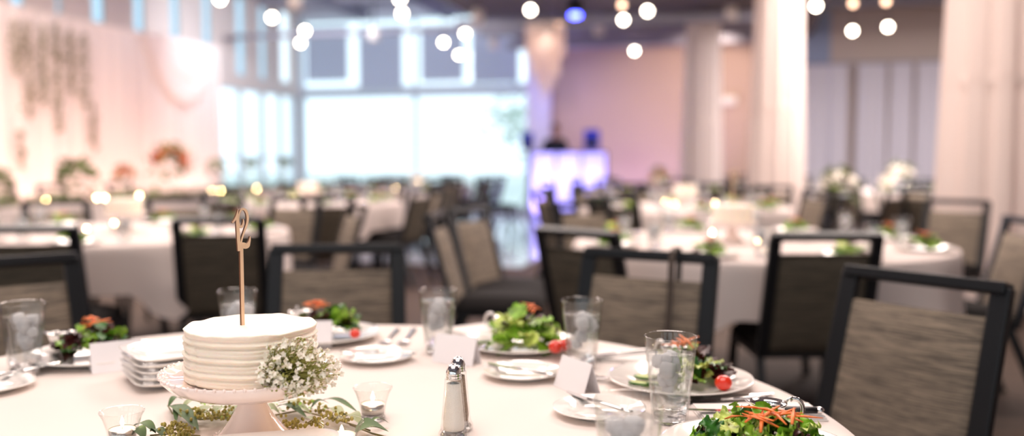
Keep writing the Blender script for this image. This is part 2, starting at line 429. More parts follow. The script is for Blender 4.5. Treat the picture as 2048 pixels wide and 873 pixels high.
# drapes -------------------------------------------------------------
def drape_mesh(L, z0, z1, amp=.05, period=.28, seed=0, flare=0, n_per=8, pinch=0):
    r_ = random.Random(seed); ph = [r_.uniform(0, 6) for _ in range(4)]
    N = max(12, int(L/period*n_per)); b = MB()
    def fn(i, j):
        s = i*L; t = j
        w = math.sin(2*PI*s/period + ph[0] + .6*math.sin(s*1.7+ph[1])) * .6 + .4*math.sin(2*PI*s/(period*2.3) + ph[2])
        a = amp*(.5 + .7*(1-t))
        return (s + flare*(s-L/2)/L*(1-t), w*a, z0 + (z1-z0)*t)
    b.grid(fn, N, 10); return b
# left pink drape, panels hung on a pipe
v0 = VOFF(441, .5)
seg = 2.2
for i in range(4):
    b = drape_mesh(seg+.02, .02, 3.12, .05, .3, i)
    o = b.build('wall_drape', M['drape']); o.location = RM(.5, v0+i*seg, 0); o.rotation_euler = (0,0,YAW-PI/2)
    tag(o, ['pink-lit white drape panel beside the left windows, behind the swag', 'pink-lit white drape panel left of the swag, right of the hanging vines', 'peach-lit drape panel behind the hanging green vines', 'peach-lit drape panel at the left edge of the picture'][i], 'drape')
b = MB(); b.tube([RM(.5, v0-.02, 3.13), RM(.5, v0+4*seg, 3.13)], .022, 8); b.tube([RM(.5, v0-.02, 0), RM(.5, v0-.02, 3.13)], .022, 8)
tag(b.build('drape_pipe', M['lightwhite']), 'white pipe frame carrying the pink drape on the left wall', 'pipe')
# swag
b = MB(); va = v0+.15; vb_ = v0+2.1
def swag(i, j):
    s = i; t = j
    depth = 1.05*math.sin(PI*s)**.75 * t
    return RM(.62+.018*math.sin(t*16)*(math.sin(PI*s)), va+(vb_-va)*s, 3.14 - depth - .0)
b.grid(swag, 24, 24); tag(b.build('swag', M['drape']), 'half-round pink fabric swag hanging at the right end of the drape', 'swag')
# vines
def vine(px, py0, py1, wid, lab, dens=1.0):
    vv = VOFF(px, .62); p0 = RM(.62, vv); dd = p0.y; p0.z = min(3.12, CAMZ+(320-py0)*dd/F); z1 = CAMZ+(320-py1)*dd/F
    r_ = random.Random(int(px*7+py0))
    root = thing('hanging_vine', lab, 'vine', p0, YAW, 'green vines hanging on the peach drape')
    L = p0.z - z1; pts = [(0, .012*math.sin(k*.9), -L*k/14) for k in range(15)]
    b = MB(); b.tube(pts, .006, 5); b.build('stem', M['euc_stem'], root)
    b = MB()
    for k in range(int(L*210*dens)):
        t = r_.random(); w = wid*(.5+.6*math.sin(PI*min(1, t*1.05)))
        c = Vector((r_.gauss(0, .015), r_.gauss(0, w*.5), -L*t)); s = r_.uniform(.035, .065)
        a = Vector((r_.uniform(-1,1), r_.uniform(-1,1), -1.0)).normalized(); q = a.cross(Vector((r_.random(), r_.random(), r_.random()))).normalized()
        b.add([c, c+a*s*.5+q*s*.3, c+a*s, c+a*s*.5-q*s*.3], [(0,1,2,3)])
    b.build('leaves', M['vine'], root)
for args in [(42,42,150,.10,'leftmost long green vine, starting at the drape top'), (66,45,235,.13,'thick green vine second from the left on the drape'), (96,50,205,.09,'shorter green vine between the two long left vines'), (124,48,262,.12,'long green vine in the middle of the hanging greenery'), (150,60,190,.06,'thin pale vine near the middle of the hanging greenery'), (178,68,215,.13,'bushy green vine at the right of the hanging greenery'), (192,205,300,.06,'thin faint vine tip hanging lowest at the right'), (46,258,335,.06,'thin faint vine low on the drape at far left')]:
    vine(*args)
# curtains on the far right wall
cur = [(1603,1686), (1706,1762), (1770,1812), (1820,1890), (1890,1960), (1960,2060)]
for i, (x0, x1) in enumerate(cur):
    u0, u1 = Upx(x0), Upx(x1)
    b = drape_mesh(u1-u0, .02, 2.92, .06, .26, 20+i, flare=.05)
    o = b.build('curtain', M['drape_cool']); o.location = RM(u0, .35, 0); o.rotation_euler = (0,0,YAW)
    tag(o, 'pale lavender curtain panel on the far right wall, %s from the left' % ['first','second','third','fourth','fifth','sixth'][i], 'curtain')
b = MB(); b.tube([RM(Upx(1600), .35, 2.94), RM(Upx(2060), .35, 2.94)], .02, 8); tag(b.build('curtain_rail', M['duct']), 'thin grey rail carrying the pale curtains on the far right wall', 'rail')
# draped columns
def column(px0, px1, Y, zt, lab, capped=False):
    x0 = D(px0, 320, Y).x; x1 = D(px1, 320, Y).x; cx = (x0+x1)/2; R = (x1-x0)/2
    root = thing('draped_column', lab, 'column', (cx, Y, 0))
    b = MB()
    ph = rnd.uniform(0, 6)
    def fn(r, z, a):
        t = z/zt
        rr = R*(1.0 - .22*t) * (1 + (.10*math.sin(11*a+ph) + .05*math.sin(23*a+1.3*ph+.5*math.sin(3*a)))*(1-.4*t))
        return rr, z
    b.lathe([(R, .01+zt*k/12) for k in range(13)], 96, fn=fn); b.build('drape', M['drape_white'], root)
    b = MB(); b.lathe([(0, 0), (.06, 0), (.06, zt+.12), (0, zt+.12)], 16); b.build('post', M['black'], root)
    b = MB(); b.lathe([(0, zt-.02), (R*.45, zt-.02), (R*.45, zt+.1), (0, zt+.1)], 24); b.build('cap', M['black'], root)
    b = MB(); b.lathe([(R*.95*.9, 1.7), (R*1.0*.9, 1.76), (R*.95*.9, 1.82)], 48); b.build('tie_band', M['drape_white'], root)
column(1497, 1607, 10.6, 3.5, 'tall white draped column in the middle right, second from the right edge')
column(1362, 1443, 14.2, 3.42, 'white draped column with a black cap, furthest and leftmost of the three')
column(1884, 2100, 7.1, 3.9, 'wide white draped column at the right edge of the picture')

# ------------------------------------------------------------------ chair
def make_chair():
    root = thing('banquet_chair', 'x', 'chair')
    w = .207; zt = .885; zs = .41; T = .27; yb = -.205
    def P(x, z, dy=0): return Vector((x, yb - (z-zs)*T + dy, z))
    b = MB()
    tw, td = .027, .046
    for s in (-1, 1):
        b.bar(P(s*(w-tw/2)*1.03, zs-.02), P(s*(w-tw/2), zt-.012), tw, td, up=Vector((1,0,0)).cross(Vector((0,-T,1))).normalized().cross(Vector((0,-T,1)).normalized()))
    b.bar(P(-w, zt-.014), P(w, zt-.014), td, .028, up=Vector((0,-T,1)))
    bevel(b.build('back_frame', M['black_metal'], root), .004)
    # upholstered panel: bulging slab, front light, rear darker
    b = MB(); pz0, pz1 = zs-.01, zt-.082; hw = w-tw-.002
    for side, bul, y0 in ((0, .012, .018), (1, -.004, -.016)):
        def fn(i, j, y0=y0, bul=bul):
            x = (-1+2*i)*hw; z = pz0+(pz1-pz0)*j
            e = (1-abs(2*i-1)**6)*(1-abs(2*j-1)**8)
            return P(x, z, y0*(.35+.65*e)+bul*e*(1-(2*i-1)**2))
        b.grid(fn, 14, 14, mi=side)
    n_ = 15
    # close the rim
    for j in range(14):
        for i0 in (0, 14):
            a = i0*n_+j; b.f.append((a, a+1, a+1+n_*n_, a+n_*n_)); b.mi.append(0); b.sm.append(True)
    for i in range(14):
        for j0 in (0, 14):
            a = i*n_+j0; c = (i+1)*n_+j0; b.f.append((a, c, c+n_*n_, a+n_*n_)); b.mi.append(0); b.sm.append(True)
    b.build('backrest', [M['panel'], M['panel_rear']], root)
    # seat cushion
    b = MB()
    def fs(i, j):
        x = -1+2*i; y = -1+2*j
        e = (1-abs(x)**8)*(1-abs(y)**8)
        return (x*.212, .02+y*.225, .425 + .05*e**.5 + .008*(1-x*x)*(1-y*y))
    b.grid(fs, 14, 14)
    b.box((0, .02, .412), (.42, .446, .03)); b.build('seat', M['seat'], root)
    b = MB(); b.box((-.205, .02, .388), (.025, .42, .025)); b.box((.205, .02, .388), (.025, .42, .025)); b.box((0, -.185, .388), (.4, .025, .025)); b.box((0, .225, .388), (.4, .025, .025))
    b.build('seat_frame', M['black_metal'], root)
    for sx in (-1, 1):
        b = MB(); b.bar((sx*.2, .215, .39), (sx*.215, .26, 0), .028, .03); b.build('leg', M['black_metal'], root)
        b = MB(); b.bar((sx*.2, -.17, .40), (sx*.215, -.34, 0), .028, .034); b.build('leg', M['black_metal'], root)
    return root
CH_TOP = .325                                # distance of the top rail behind the seat centre
HTP = []
chair0 = make_chair(); chair_used = [False]
CHAIRS = []
def place_chair(x, y, fx, fy, label, group=None):
    if group:
        L_ = math.hypot(fx, fy)
        if any(math.hypot(x+fx/L_*(CH_TOP+.1)-a, y+fy/L_*(CH_TOP+.1)-c) < .52 for a, c in CHAIRS): return None
    """x, y: place of the middle of the top rail; fx, fy the way it faces"""
    L = math.hypot(fx, fy); fx /= L; fy /= L
    rz = math.atan2(fy, fx) - PI/2
    loc = (x + fx*CH_TOP, y + fy*CH_TOP, 0)
    for (hx, hy) in HTP:
        if math.hypot(loc[0]-hx, loc[1]-hy) < .75: return None
    CHAIRS.append((loc[0]+fx*.1, loc[1]+fy*.1))
    if not chair_used[0]:
        chair_used[0] = True; c = chair0; c.location = loc; c.rotation_euler = (0,0,rz); c['label'] = label
        if group: c['group'] = group
        return c
    return dup(chair0, loc, rz, label, group)
def chair_px(px, py, face, label, z=.885, group=None):
    p = G(px, py, z)
    return place_chair(p.x, p.y, face[0]-p.x, face[1]-p.y, label, group)

# ------------------------------------------------------------------ round tables and cloths
def table(cx, cy, R, label):
    t = thing('round_table', label, 'table', (cx, cy, 0))
    b = MB(); b.lathe([(0,.715),(R-.01,.715),(R-.01,.742),(0,.742)], 48); b.build('tabletop', M['duct'], t)
    for a in range(4):
        an = PI/4+a*PI/2; b = MB(); b.bar((math.cos(an)*R*.45, math.sin(an)*R*.45, .715), (math.cos(an)*R*.6, math.sin(an)*R*.6, 0), .03, .03); b.build('leg', M['black_metal'], t)
def cloth(cx, cy, R, label, m, hem=.40, seed=0, n=160):
    r_ = random.Random(seed); ph = [r_.uniform(0, 6.28) for _ in range(5)]
    prof = [0, .3, .6, .85, .97, 1.0, 1.004]
    near = [math.atan2(y-cy, x-cx) for x, y in CHAIRS if math.hypot(x-cx, y-cy) < R+.30]
    def lift(a):
        m_ = 0
        for c_ in near:
            d = abs((a-c_+PI) % (2*PI) - PI)*R
            m_ = max(m_, 1 if d < .27 else max(0, 1-(d-.27)/.12))
        return m_*m_*(3-2*m_)
    b = MB(); vs = []; rings = []
    for k in prof: rings.append((k, 0))
    for k in range(1, 11): rings.append((1.0, k/10))
    for (k, t) in rings:
        for i in range(n):
            a = 2*PI*i/n
            fold = (math.sin(9*a+ph[0]+.8*math.sin(2*a+ph[1]))*.6 + .4*math.sin(17*a+ph[2]))
            rr = R*k; z = .75
            if t == 0:
                if k > .99: z = .75 - (.002 if k < 1.001 else .008)
            else:
                lf = lift(a); hz = hem + .05*math.sin(4*a+ph[3]); hz = hz*(1-lf) + max(hz, .515)*lf
                z = .742 - (.742-hz)*t
                rr = R*1.004 + .006 + (.035*t + .05*t*fold)*(1-.6*lf) + .0
            vs.append((rr*math.cos(a), rr*math.sin(a), z))
    fs = [(i*n+k, i*n+(k+1) % n, (i+1)*n+(k+1) % n, (i+1)*n+k) for i in range(len(rings)-1) for k in range(n)]
    b.add(vs, fs); o = b.build('tablecloth', m); o.location = (cx, cy, 0.0008)
    tag(o, label, 'tablecloth'); return o

# ------------------------------------------------------------------ tableware
def make_plate(Rp, name, label, depth=.018):
    b = MB()
    b.lathe([(0,.003),(Rp*.55,.003),(Rp*.64,.006),(Rp*.72,.011),(Rp*.97,depth),(Rp,depth+.001),(Rp*1.0,depth-.0015),(Rp*.72,.007),(Rp*.60,.001),(Rp*.58,0),(0,0)], 64)
    o = b.build(name, M['china']); tag(o, label, 'plate'); return o
def squircle(n, r, p=5):
    out = []
    for i in range(n):
        a = 2*PI*i/n; c, s = math.cos(a), math.sin(a)
        k = (abs(c)**p+abs(s)**p)**(-1/p); out.append((r*k*c, r*k*s))
    return out
def make_sqplate():
    b = MB(); n = 64; vs = []; 
    rings = [(.0,.003,5),(.045,.003,5),(.052,.004,5),(.068,.010,5.5),(.086,.017,6.5),(.0875,.0165,6.5),(.0865,.0145,6.5),(.068,.0065,5.5),(.052,0,5),(.0,0,5)]
    for (r, z, p) in rings: vs += [(x, y, z) for x, y in squircle(n, r, p)]
    fs = [(i*n+k, i*n+(k+1) % n, (i+1)*n+(k+1) % n, (i+1)*n+k) for i in range(len(rings)-1) for k in range(n)]
    b.add(vs, fs); o = b.build('square_plate', M['china']); tag(o, 'x', 'plate'); return o
GH = .136
def make_glass(level=.108, seed=1):
    r_ = random.Random(seed)
    root = thing('water_glass', 'x', 'glass')
    rb, rt = .0275, .0410
    R = lambda z: rb + (rt-rb)*(z/GH)
    b = MB(); b.lathe([(rb-.002,.0),(R(.002),.002)]+[(R(z), z) for z in (.02,.05,.08,.11,GH-.002)]+[(rt-.0006,GH),(rt-.0014,GH-.0006)]+[(R(z)-.0016, z) for z in (GH-.004,.11,.08,.05,.018)], 48); b.build('tumbler', M['glass'], root)
    b = MB(); b.lathe([(0,.0008),(rb-.003,.0008),(R(.012)-.003,.012),(R(.012)-.006,.014),(0,.013)], 40); b.build('glass_base', M['glass_thick'], root)
    b = MB(); b.lathe([(0,.0165),(R(.017)-.0024,.017)]+[(R(z)-.0024, z) for z in (.04,.07,level-.001)]+[(R(level)-.003, level),(0, level)], 40); wt_ = b.build('water', M['water'], root)
    b = MB()
    for k in range(11):
        z = r_.uniform(level-.058, level+.002); rr = r_.uniform(0, R(z)-.015); a = r_.uniform(0, 6.28); s = r_.uniform(.008, .0115)
        rot = Matrix.Rotation(r_.uniform(0,3), 3, 'X') @ Matrix.Rotation(r_.uniform(0,3), 3, 'Y')
        vs = []; 
        c = Vector((rr*math.cos(a), rr*math.sin(a), z))
        bb = MB(); bb.ball((0,0,0), s*1.15, 10, 7)
        for v_ in bb.v:
            v_ = Vector(v_); m_ = max(abs(v_.x), abs(v_.y), abs(v_.z)) or 1
            q = v_.lerp(v_*(s/m_), .6); q *= 1+.12*noise.noise(q*120+Vector((k,0,0)))
            vs.append(rot @ q + c)
        b.add(vs, bb.f)
    b.build('ice', M['ice'], wt_)
    return root
def make_votive(h=.052, R=.031):
    root = thing('votive_candle', 'x', 'candle')
    b = MB(); b.lathe([(R*.62,0),(R*.66,.003),(R*.62,.012),(R*.70,h*.5),(R*.86,h*.82),(R,h-.001),(R*.985,h),(R*.95,h-.001),(R*.82,h*.8),(R*.66,h*.5),(R*.58,.012),(0,.008)], 40); b.build('glass_cup', M['glass'], root)
    b = MB(); b.lathe([(0,.0),(R*.6,.0),(R*.6,.006),(0,.0075)], 32); b.build('cup_base', M['glass_thick'], root)
    b = MB(); b.lathe([(0,.0095),(R*.58,.0095),(R*.60,.026),(R*.585,.026)], 32); b.build('tin', M['tin'], root)
    b = MB(); b.lathe([(R*.57,.012),(R*.585,.0255),(R*.3,.0250),(0,.0248)], 32); wx = b.build('wax', M['wax'], root)
    b = MB(); b.tube([(0,0,.0245),(.0003,0,.031)], .0005, 5); b.build('wick', M['black'], wx)
    b = MB(); b.lathe([(0,.0285),(.0018,.031),(.0028,.034),(.0022,.038),(.0010,.042),(0,.045)], 12); b.build('flame', M['flame'], wx)
    return root
def make_creamer():
    root = thing('dressing_pitcher', 'x', 'pitcher')
    def fn(r, z, a):
        k = max(0, math.cos(a-PI))**6 * (z/.042)**2
        return r*(1+.28*k), z + .004*k*(z > .03)
    b = MB(); b.lathe([(0,0),(.017,0),(.022,.003),(.0245,.012),(.023,.026),(.0235,.036),(.027,.042),(.0268,.0425),(.0228,.036),(.0222,.026),(.0235,.012),(.02,.005),(0,.004)], 48, fn=fn); b.build('bowl', M['steel'], root)
    b = MB(); pts = []
    for k in range(13):
        a = -2.2 + 3.9*k/12; pts.append((.0385+.0135*math.cos(a+.3) , 0, .030+.0165*math.sin(a+.3)))
    b.tube(pts, .0022, 8, flat=1.6)
    b.tube([(.026,0,.041),(.031,0,.047),(.037,0,.048)], .002, 8); b.build('handle', M['steel'], root)
    b = MB(); b.lathe([(0,.030),(.0225,.030)], 32); b.build('dressing', M['dressing'], root)
    return root
def utensil(kind):
    """lies along +X, handle end at x=0"""
    root = thing({'fork':'fork','knife':'butter_knife','steak':'steak_knife','spoon':'spoon'}[kind], 'x', {'fork':'fork','knife':'knife','steak':'knife','spoon':'spoon'}[kind])
    b = MB()
    if kind in ('fork', 'spoon'):
        pr = [(0,.0062,.003),(.03,.0058,.003),(.07,.0035,.0036),(.115,.0026,.004),(.13,.0032,.003)]
        b.grid(lambda i, j: (lambda q: (q[0], (-1+2*j)*q[1], q[2]+.0012*(1-(2*j-1)**2)))(interp(pr, i)), 14, 4)
        b.grid(lambda i, j: (lambda q: (q[0], (1-2*j)*q[1], q[2]-.0012))(interp(pr, i)), 14, 4)
        b.build('handle', M['steel'], root); b = MB()
        if kind == 'fork':
            b.grid(lambda i, j: (.128+.03*i, (-1+2*j)*(.0035+.0085*min(1, i*1.6)), .003-.004*math.sin(PI*i)*.6+.0006*(1-(2*j-1)**2)), 8, 6)
            for t in range(4):
                y = -.0095+.0063*t
                b.tube([(.155, y, .003),(.172, y, .0045),(.186, y, .007),(.196, y, .010)], [.0019,.0018,.0015,.0007], 6)
            b.build('tines', M['steel'], root)
        else:
            b.grid(lambda i, j: (.128+.055*i, (-1+2*j)*.018*math.sin(PI*min(1,max(.08,i*.92+.06)))**.6, .002+.005*(2*j-1)**2+.003*abs(2*i-1)**2), 12, 8)
            b.build('bowl', M['steel'], root)
    else:
        if kind == 'knife':
            b.tube([(0,0,.004),(.02,0,.004),(.06,0,.004),(.085,0,.004)], [.0055,.006,.0048,.004], 8, flat=.55); b.build('handle', M['steel'], root)
            L = .165
        else:
            b.tube([(0.008,0,.006),(.03,0,.006),(.08,0,.006),(.105,0,.006)], [.0075,.008,.007,.0062], 10, flat=.7); hd_ = b.build('handle', M['black'], root)
            b = MB(); b.ball((.004,0,.006), .008, 12, 8, sq=(1,1,.75)); b.build('end_cap', M['steel'], hd_)
            L = .225
        s0 = .085 if kind == 'knife' else .105
        b = MB(); b.grid(lambda i, j: (s0+(L-s0)*i, -.006+(.004+.010*math.sin(PI*min(1,i*.9+.1))**.5)*j, .003+.0008*j), 12, 3)
        b.grid(lambda i, j: (s0+(L-s0)*i, -.006+(.004+.010*math.sin(PI*min(1,i*.9+.1))**.5)*(1-j), .0018+.0008*(1-j)), 12, 3); b.build('blade', M['steel'], root)
    return root
def interp(pr, t):
    x = t*(len(pr)-1); i = min(int(x), len(pr)-2); f = x-i
    return tuple(pr[i][k]*(1-f)+pr[i+1][k]*f for k in range(len(pr[0])))

def leaf(b, c, yaw, pitch, L, Wd, ruf, r_, mi=0, roll=0, nu=8, nv=8):
    ph = r_.uniform(0, 6.28); k = r_.uniform(9, 15); curl = r_.uniform(-.3, .8)
    R = Matrix.Rotation(yaw, 3, 'Z') @ Matrix.Rotation(-pitch, 3, 'Y') @ Matrix.Rotation(roll, 3, 'X')
    c = Vector(c)
    def fn(i, j):
        v = -1+2*j; w = Wd*(.25+.75*math.sin(PI*min(1, i*.85+.12))**.7)
        edge = abs(v)**2
        z = ruf*edge*math.sin(k*i*1.7+ph+v*2) + ruf*.6*i**3*math.sin(v*7+ph) - curl*L*i*i*.5 + .12*Wd*edge
        return c + R @ Vector((L*i + ruf*.5*edge*math.cos(k*i+ph), v*w, z))
    b.grid(fn, nu, nv, mi)
def make_salad(seed, *a_, **k_):
    fine = k_.pop('fine', False)
    return make_salad_(seed, fine, *a_, **k_)
def make_salad_(seed, fine, rad=.085, hgt=.05, n=46, mix=(.5,.25,.12,.13), carrots=(0,0), ncar=16, cr=.04, cl=0):
    """mix: green, pale, dark, red shares"""
    r_ = random.Random(seed)
    root = thing('salad', 'x', 'salad')
    bs = [MB() for _ in range(4)]
    for i in range(n):
        rho = rad*math.sqrt(r_.random())*.8; a = r_.uniform(0, 6.28)
        q = r_.random(); k = 0; acc = 0
        for kk in range(4):
            acc += mix[kk]
            if q < acc: k = kk; break
        z = .012 + hgt*(1-(rho/rad)**2)*r_.uniform(.25, .95)
        L = r_.uniform(.03, .055); 
        yaw = a + r_.gauss(0, .8)
        leaf(bs[k], (rho*math.cos(a)-math.cos(yaw)*L*.4, rho*math.sin(a)-math.sin(yaw)*L*.4, z), yaw, r_.uniform(-.3, .8), L, r_.uniform(.012, .024), r_.uniform(.003, .007)*(1.25 if fine else 1), r_, roll=r_.uniform(-.8,.8), nu=14 if fine else 7, nv=12 if fine else 7)
    for k, nm in enumerate(('green_lettuce', 'pale_lettuce', 'dark_lettuce', 'red_lettuce')):
        if bs[k].v: bs[k].build(nm, M[('lettuce','lettuce_light','lettuce_dark','lettuce_red')[k]], root)
    if ncar:
        b = MB()
        for i in range(ncar):
            a = r_.uniform(0, 6.28); L = r_.uniform(.025, .06)+cl*r_.random(); el = r_.uniform(-.25, .35)
            d = Vector((math.cos(a)*math.cos(el), math.sin(a)*math.cos(el), math.sin(el)))
            c = Vector((carrots[0]+r_.gauss(0, cr*.35), carrots[1]+r_.gauss(0, cr*.35), .02+hgt*.95+r_.uniform(0,.012)))
            p0 = c - d*L*.5; p1 = c + d*L*.5; m_ = c + Vector((0,0,r_.uniform(0,.004)))
            b.tube([p0, m_, p1], [.0018+cl*.03,.0028+cl*.03,.0012], 5, flat=.5)
        b.build('carrot_shreds', M['carrot'], root)
    return root

# ================================================================== foreground table
T0 = (-.36, 1.35); R0 = .872
table(T0[0], T0[1], R0, 'nearest round banquet table under the white cloth with the cake')
ZT = .7512
# chairs round it
chair_px(1843, 548, (T0[0]+.15, T0[1]), 'grey woven-back chair at the near right of the front table, sharpest of all')
chair_px(1297, 503, T0, 'grey chair behind the front table with a brown strap hung over its back')
chair_px(675, 490, (T0[0], T0[1]-.3), 'tan-grey chair behind the front table, directly right of the cake')
chair_px(-5, 517, T0, 'tan-grey chair of the front table at the far left edge, lower of the two')
cloth(T0[0], T0[1], R0, 'white cloth on the nearest round table, carrying the cake', M['cloth'], seed=1, n=200)
# strap on the chair
p = G(1350, 508, .885)
b = MB()
SP = [(.03,.80),(.04,.87),(.025,.901),(0,.905),(-.034,.897),(-.052,.86),(-.070,.76),(-.108,.62),(-.142,.50)]
def strap_fn(i, j):
    q = interp(SP, i); return (p.x+.5*q[0]-.009+.018*j+.02*i*i, p.y+.88*q[0], q[1])
b.grid(strap_fn, 40, 2)
tag(b.build('bag_strap', M['strap']), 'thin dark brown strap hanging over the chair back behind the front table', 'strap')

# --- cake stand and cake
CK = Vector((D(502, 655, 1.27).x, 1.27, 0))
CSX, CSY = CK.x, CK.y
root = thing('cake_stand', 'white glazed pedestal cake stand with a beaded rim under the cake', 'cake stand', (CSX, CSY, ZT))
ztop = .102
def scal(r, z, a):
    return (r*(1+.008*math.sin(24*a)) if r > .115 else r, z)
b = MB(); b.lathe([(0,ztop),(.108,ztop),(.118,ztop+.004),(.1235,ztop+.009),(.125,ztop+.008),(.1235,ztop+.003),(.112,ztop-.010),(.092,ztop-.019),(.05,ztop-.020),(.018,ztop-.021),(0,ztop-.021)], 192, fn=scal)
b.build('plate', M['stand'], root)
b = MB(); b.lathe([(.0155,ztop-.020),(.0165,.070),(.021,.058),(.031,.040),(.043,.024),(.055,.012),(.066,.004),(.067,0),(0,0)], 64); b.build('pedestal', M['stand'], root)
b = MB()
for k in range(60):
    a = 2*PI*k/60; b.ball((.1245*math.cos(a), .1245*math.sin(a), ztop+.008), .0026, 8, 6)
b.build('beading', M['stand'], root); b = MB()
for k in range(40):
    a = 2*PI*k/40; b.ball((.056*math.cos(a), .056*math.sin(a), .0125), .0024, 8, 6)
b.build('foot_beading', M['stand'], root)
b = MB(); z0 = 0; hC = .071; Rc = .0935
def fc(r, z, a):
    if r < .005 : return r, z
    d = .0012*noise.noise(Vector((math.cos(a)*2, math.sin(a)*2, z*140))) + .0008*noise.noise(Vector((math.cos(a)*9, math.sin(a)*9, z*30)))
    seam = -.0022*math.exp(-((a-4.02)/.035)**2)
    if z > hC-.003:
        return r + d*(r/Rc), z + .0018*noise.noise(Vector((r*math.cos(a)*35, r*math.sin(a)*35, 1))) + .0015*noise.noise(Vector((math.cos(a)*3, math.sin(a)*3, 5)))*(r/Rc)**4
    return r + d + seam, z + .0025*noise.noise(Vector((math.cos(a)*1.3, math.sin(a)*1.3, 9+z*6)))
prof = [(Rc-.004, 0)]
NB = 66
for k in range(NB+1):
    t = k/NB; ph = (t*6.3) % 1.0
    ridge = .0034*(1-abs(2*ph-1)**1.4) + .0012*math.sin(t*60)
    prof.append((Rc-.004+ridge-.0012*t, .001+(hC-.004)*t))
prof += [(Rc-.0015, hC-.0005), (Rc-.003, hC+.001), (Rc-.006, hC), (Rc-.012, hC-.0005)] + [(Rc*k/12, hC) for k in range(10, -1, -1)]
b.lathe(prof, 160, fn=fc)
cake = b.build('cake', M['frost']); cake.location = (CSX, CSY, ZT+ztop+.0005)
tag(cake, 'round ivory cake with rough horizontal frosting ridges on the pedestal stand', 'cake')
CT = ZT+ztop+hC
# --- wooden "12" topper
def q(x, y): return ((x-430)/8.73, (100-(y/8.73)))     # px right of 430, px above y=500
strokes = [
 [(335,388,26),(372,345,34),(405,280,32),(424,215,24),(431,158,6)],
 [(424,205,18),(422,280,44),(424,420,58),(430,600,60),(437,760,58),(442,890,54)],
 [(516,330,12),(522,375,26),(512,430,36),(484,468,44),(458,440,24),(446,380,18),(446,300,22),(458,225,28),(488,170,34),(530,158,40),(570,195,46),(592,270,44),(594,350,42),(578,430,38),(545,520,34),(512,610,30),(488,690,28),(474,770,30),(468,850,36)],
 [(452,800,60),(500,790,96),(545,805,104),(585,800,84),(612,750,48),(626,700,32),(631,640,8)]]
Yk = CSY; sc_px = Yk/F*1.0
stick_px = 491
root = thing('table_number', 'pale wooden number 12 on a thin stick standing in the near cake', 'table number', (D(490, 640, Yk).x, Yk, 0), math.radians(38))
bz = D(490, 500, Yk).z
def ribbon(b, pts, th, dy=0, mi_face=0, mi_side=1):
    P2 = []
    # resample
    out = []
    for i in range(len(pts)-1):
        for k in range(4):
            t = k/4
            p0 = pts[max(i-1,0)]; p1 = pts[i]; p2 = pts[i+1]; p3 = pts[min(i+2, len(pts)-1)]
            out.append(tuple(.5*((2*p1[c])+(-p0[c]+p2[c])*t+(2*p0[c]-5*p1[c]+4*p2[c]-p3[c])*t*t+(-p0[c]+3*p1[c]-3*p2[c]+p3[c])*t**3) for c in range(3)))
    out.append(pts[-1])
    Lf = []; Rt = []
    for i, (x, z, w) in enumerate(out):
        a = out[max(i-1, 0)]; c = out[min(i+1, len(out)-1)]
        tx, tz = c[0]-a[0], c[1]-a[1]; l = math.hypot(tx, tz) or 1; nx, nz = -tz/l, tx/l
        Lf.append((x+nx*w/2, z+nz*w/2)); Rt.append((x-nx*w/2, z-nz*w/2))
    n = len(out); vs = []
    for yy in (-th/2+dy, th/2+dy):
        vs += [(x, yy, z) for x, z in Lf] + [(x, yy, z) for x, z in Rt]
    fr = [(i, i+1, n+i+1, n+i) for i in range(n-1)]; bk = [(2*n+i, 3*n+i, 3*n+i+1, 2*n+i+1) for i in range(n-1)]
    b.add(vs, fr+bk, mi_face, False)
    sd = [(i, 2*n+i, 2*n+i+1, i+1) for i in range(n-1)] + [(n+i, n+i+1, 3*n+i+1, 3*n+i) for i in range(n-1)] + [(0, n, 3*n, 2*n), (n-1, 3*n-1, 4*n-1, 2*n-1)]
    o_ = len(b.v)-len(vs)
    for f in sd: b.f.append(tuple(i+o_ for i in f)); b.mi.append(mi_side); b.sm.append(False)
b = MB(); ox = (490-430)
for si, st in enumerate(strokes):
    pts = [(((x/8.73)-ox)*sc_px*1.06, bz + (100-y/8.73)*sc_px, w/8.73*sc_px) for x, y, w in st]
    ribbon(b, pts, .0045, dy=.00015*si)
b.build('numeral_12', [M['wood'], M['char']], root)
zb = CT-.008
b = MB(); b.box((-.0035, 0, (zb+bz)/2+.002), (.0048, .0034, bz+.002-zb)); stk = b.build('stick', [M['wood']], root)
b = MB(); b.box((-.0063, 0, (zb+bz)/2+.002), (.0008, .0034, bz+.002-zb)); o = b.build('stick_edge', [M['char']], stk)

# --- baby's breath
gc = Vector((CSX+.082, CSY-.084, ZT+ztop+.024))
root = thing('babys_breath', "bunch of tiny white baby's breath flowers leaning on the right of the cake", 'flowers', gc)
r_ = random.Random(5); bf = MB(); bst = MB(); bb_ = MB()
base = Vector((-.03, .028, -.012))
def blossom(b, c, s, r_):
    n = Vector((r_.uniform(-1,1), r_.uniform(-1.4,.2), r_.uniform(-.4,1.2))).normalized()
    u = n.cross(Vector((.3,.2,1))).normalized(); w = n.cross(u)
    for layer in range(2):
        for k in range(5):
            a = 2*PI*k/5+layer*.6+r_.uniform(-.2,.2); d = u*math.cos(a)+w*math.sin(a); t = u*-math.sin(a)+w*math.cos(a)
            l = s*(1-.3*layer)
            b.add([c, c+d*l*.6+t*l*.38+n*l*.2, c+d*l+n*l*(.35+.3*layer), c+d*l*.6-t*l*.38+n*l*.2], [(0,1,2,3)])
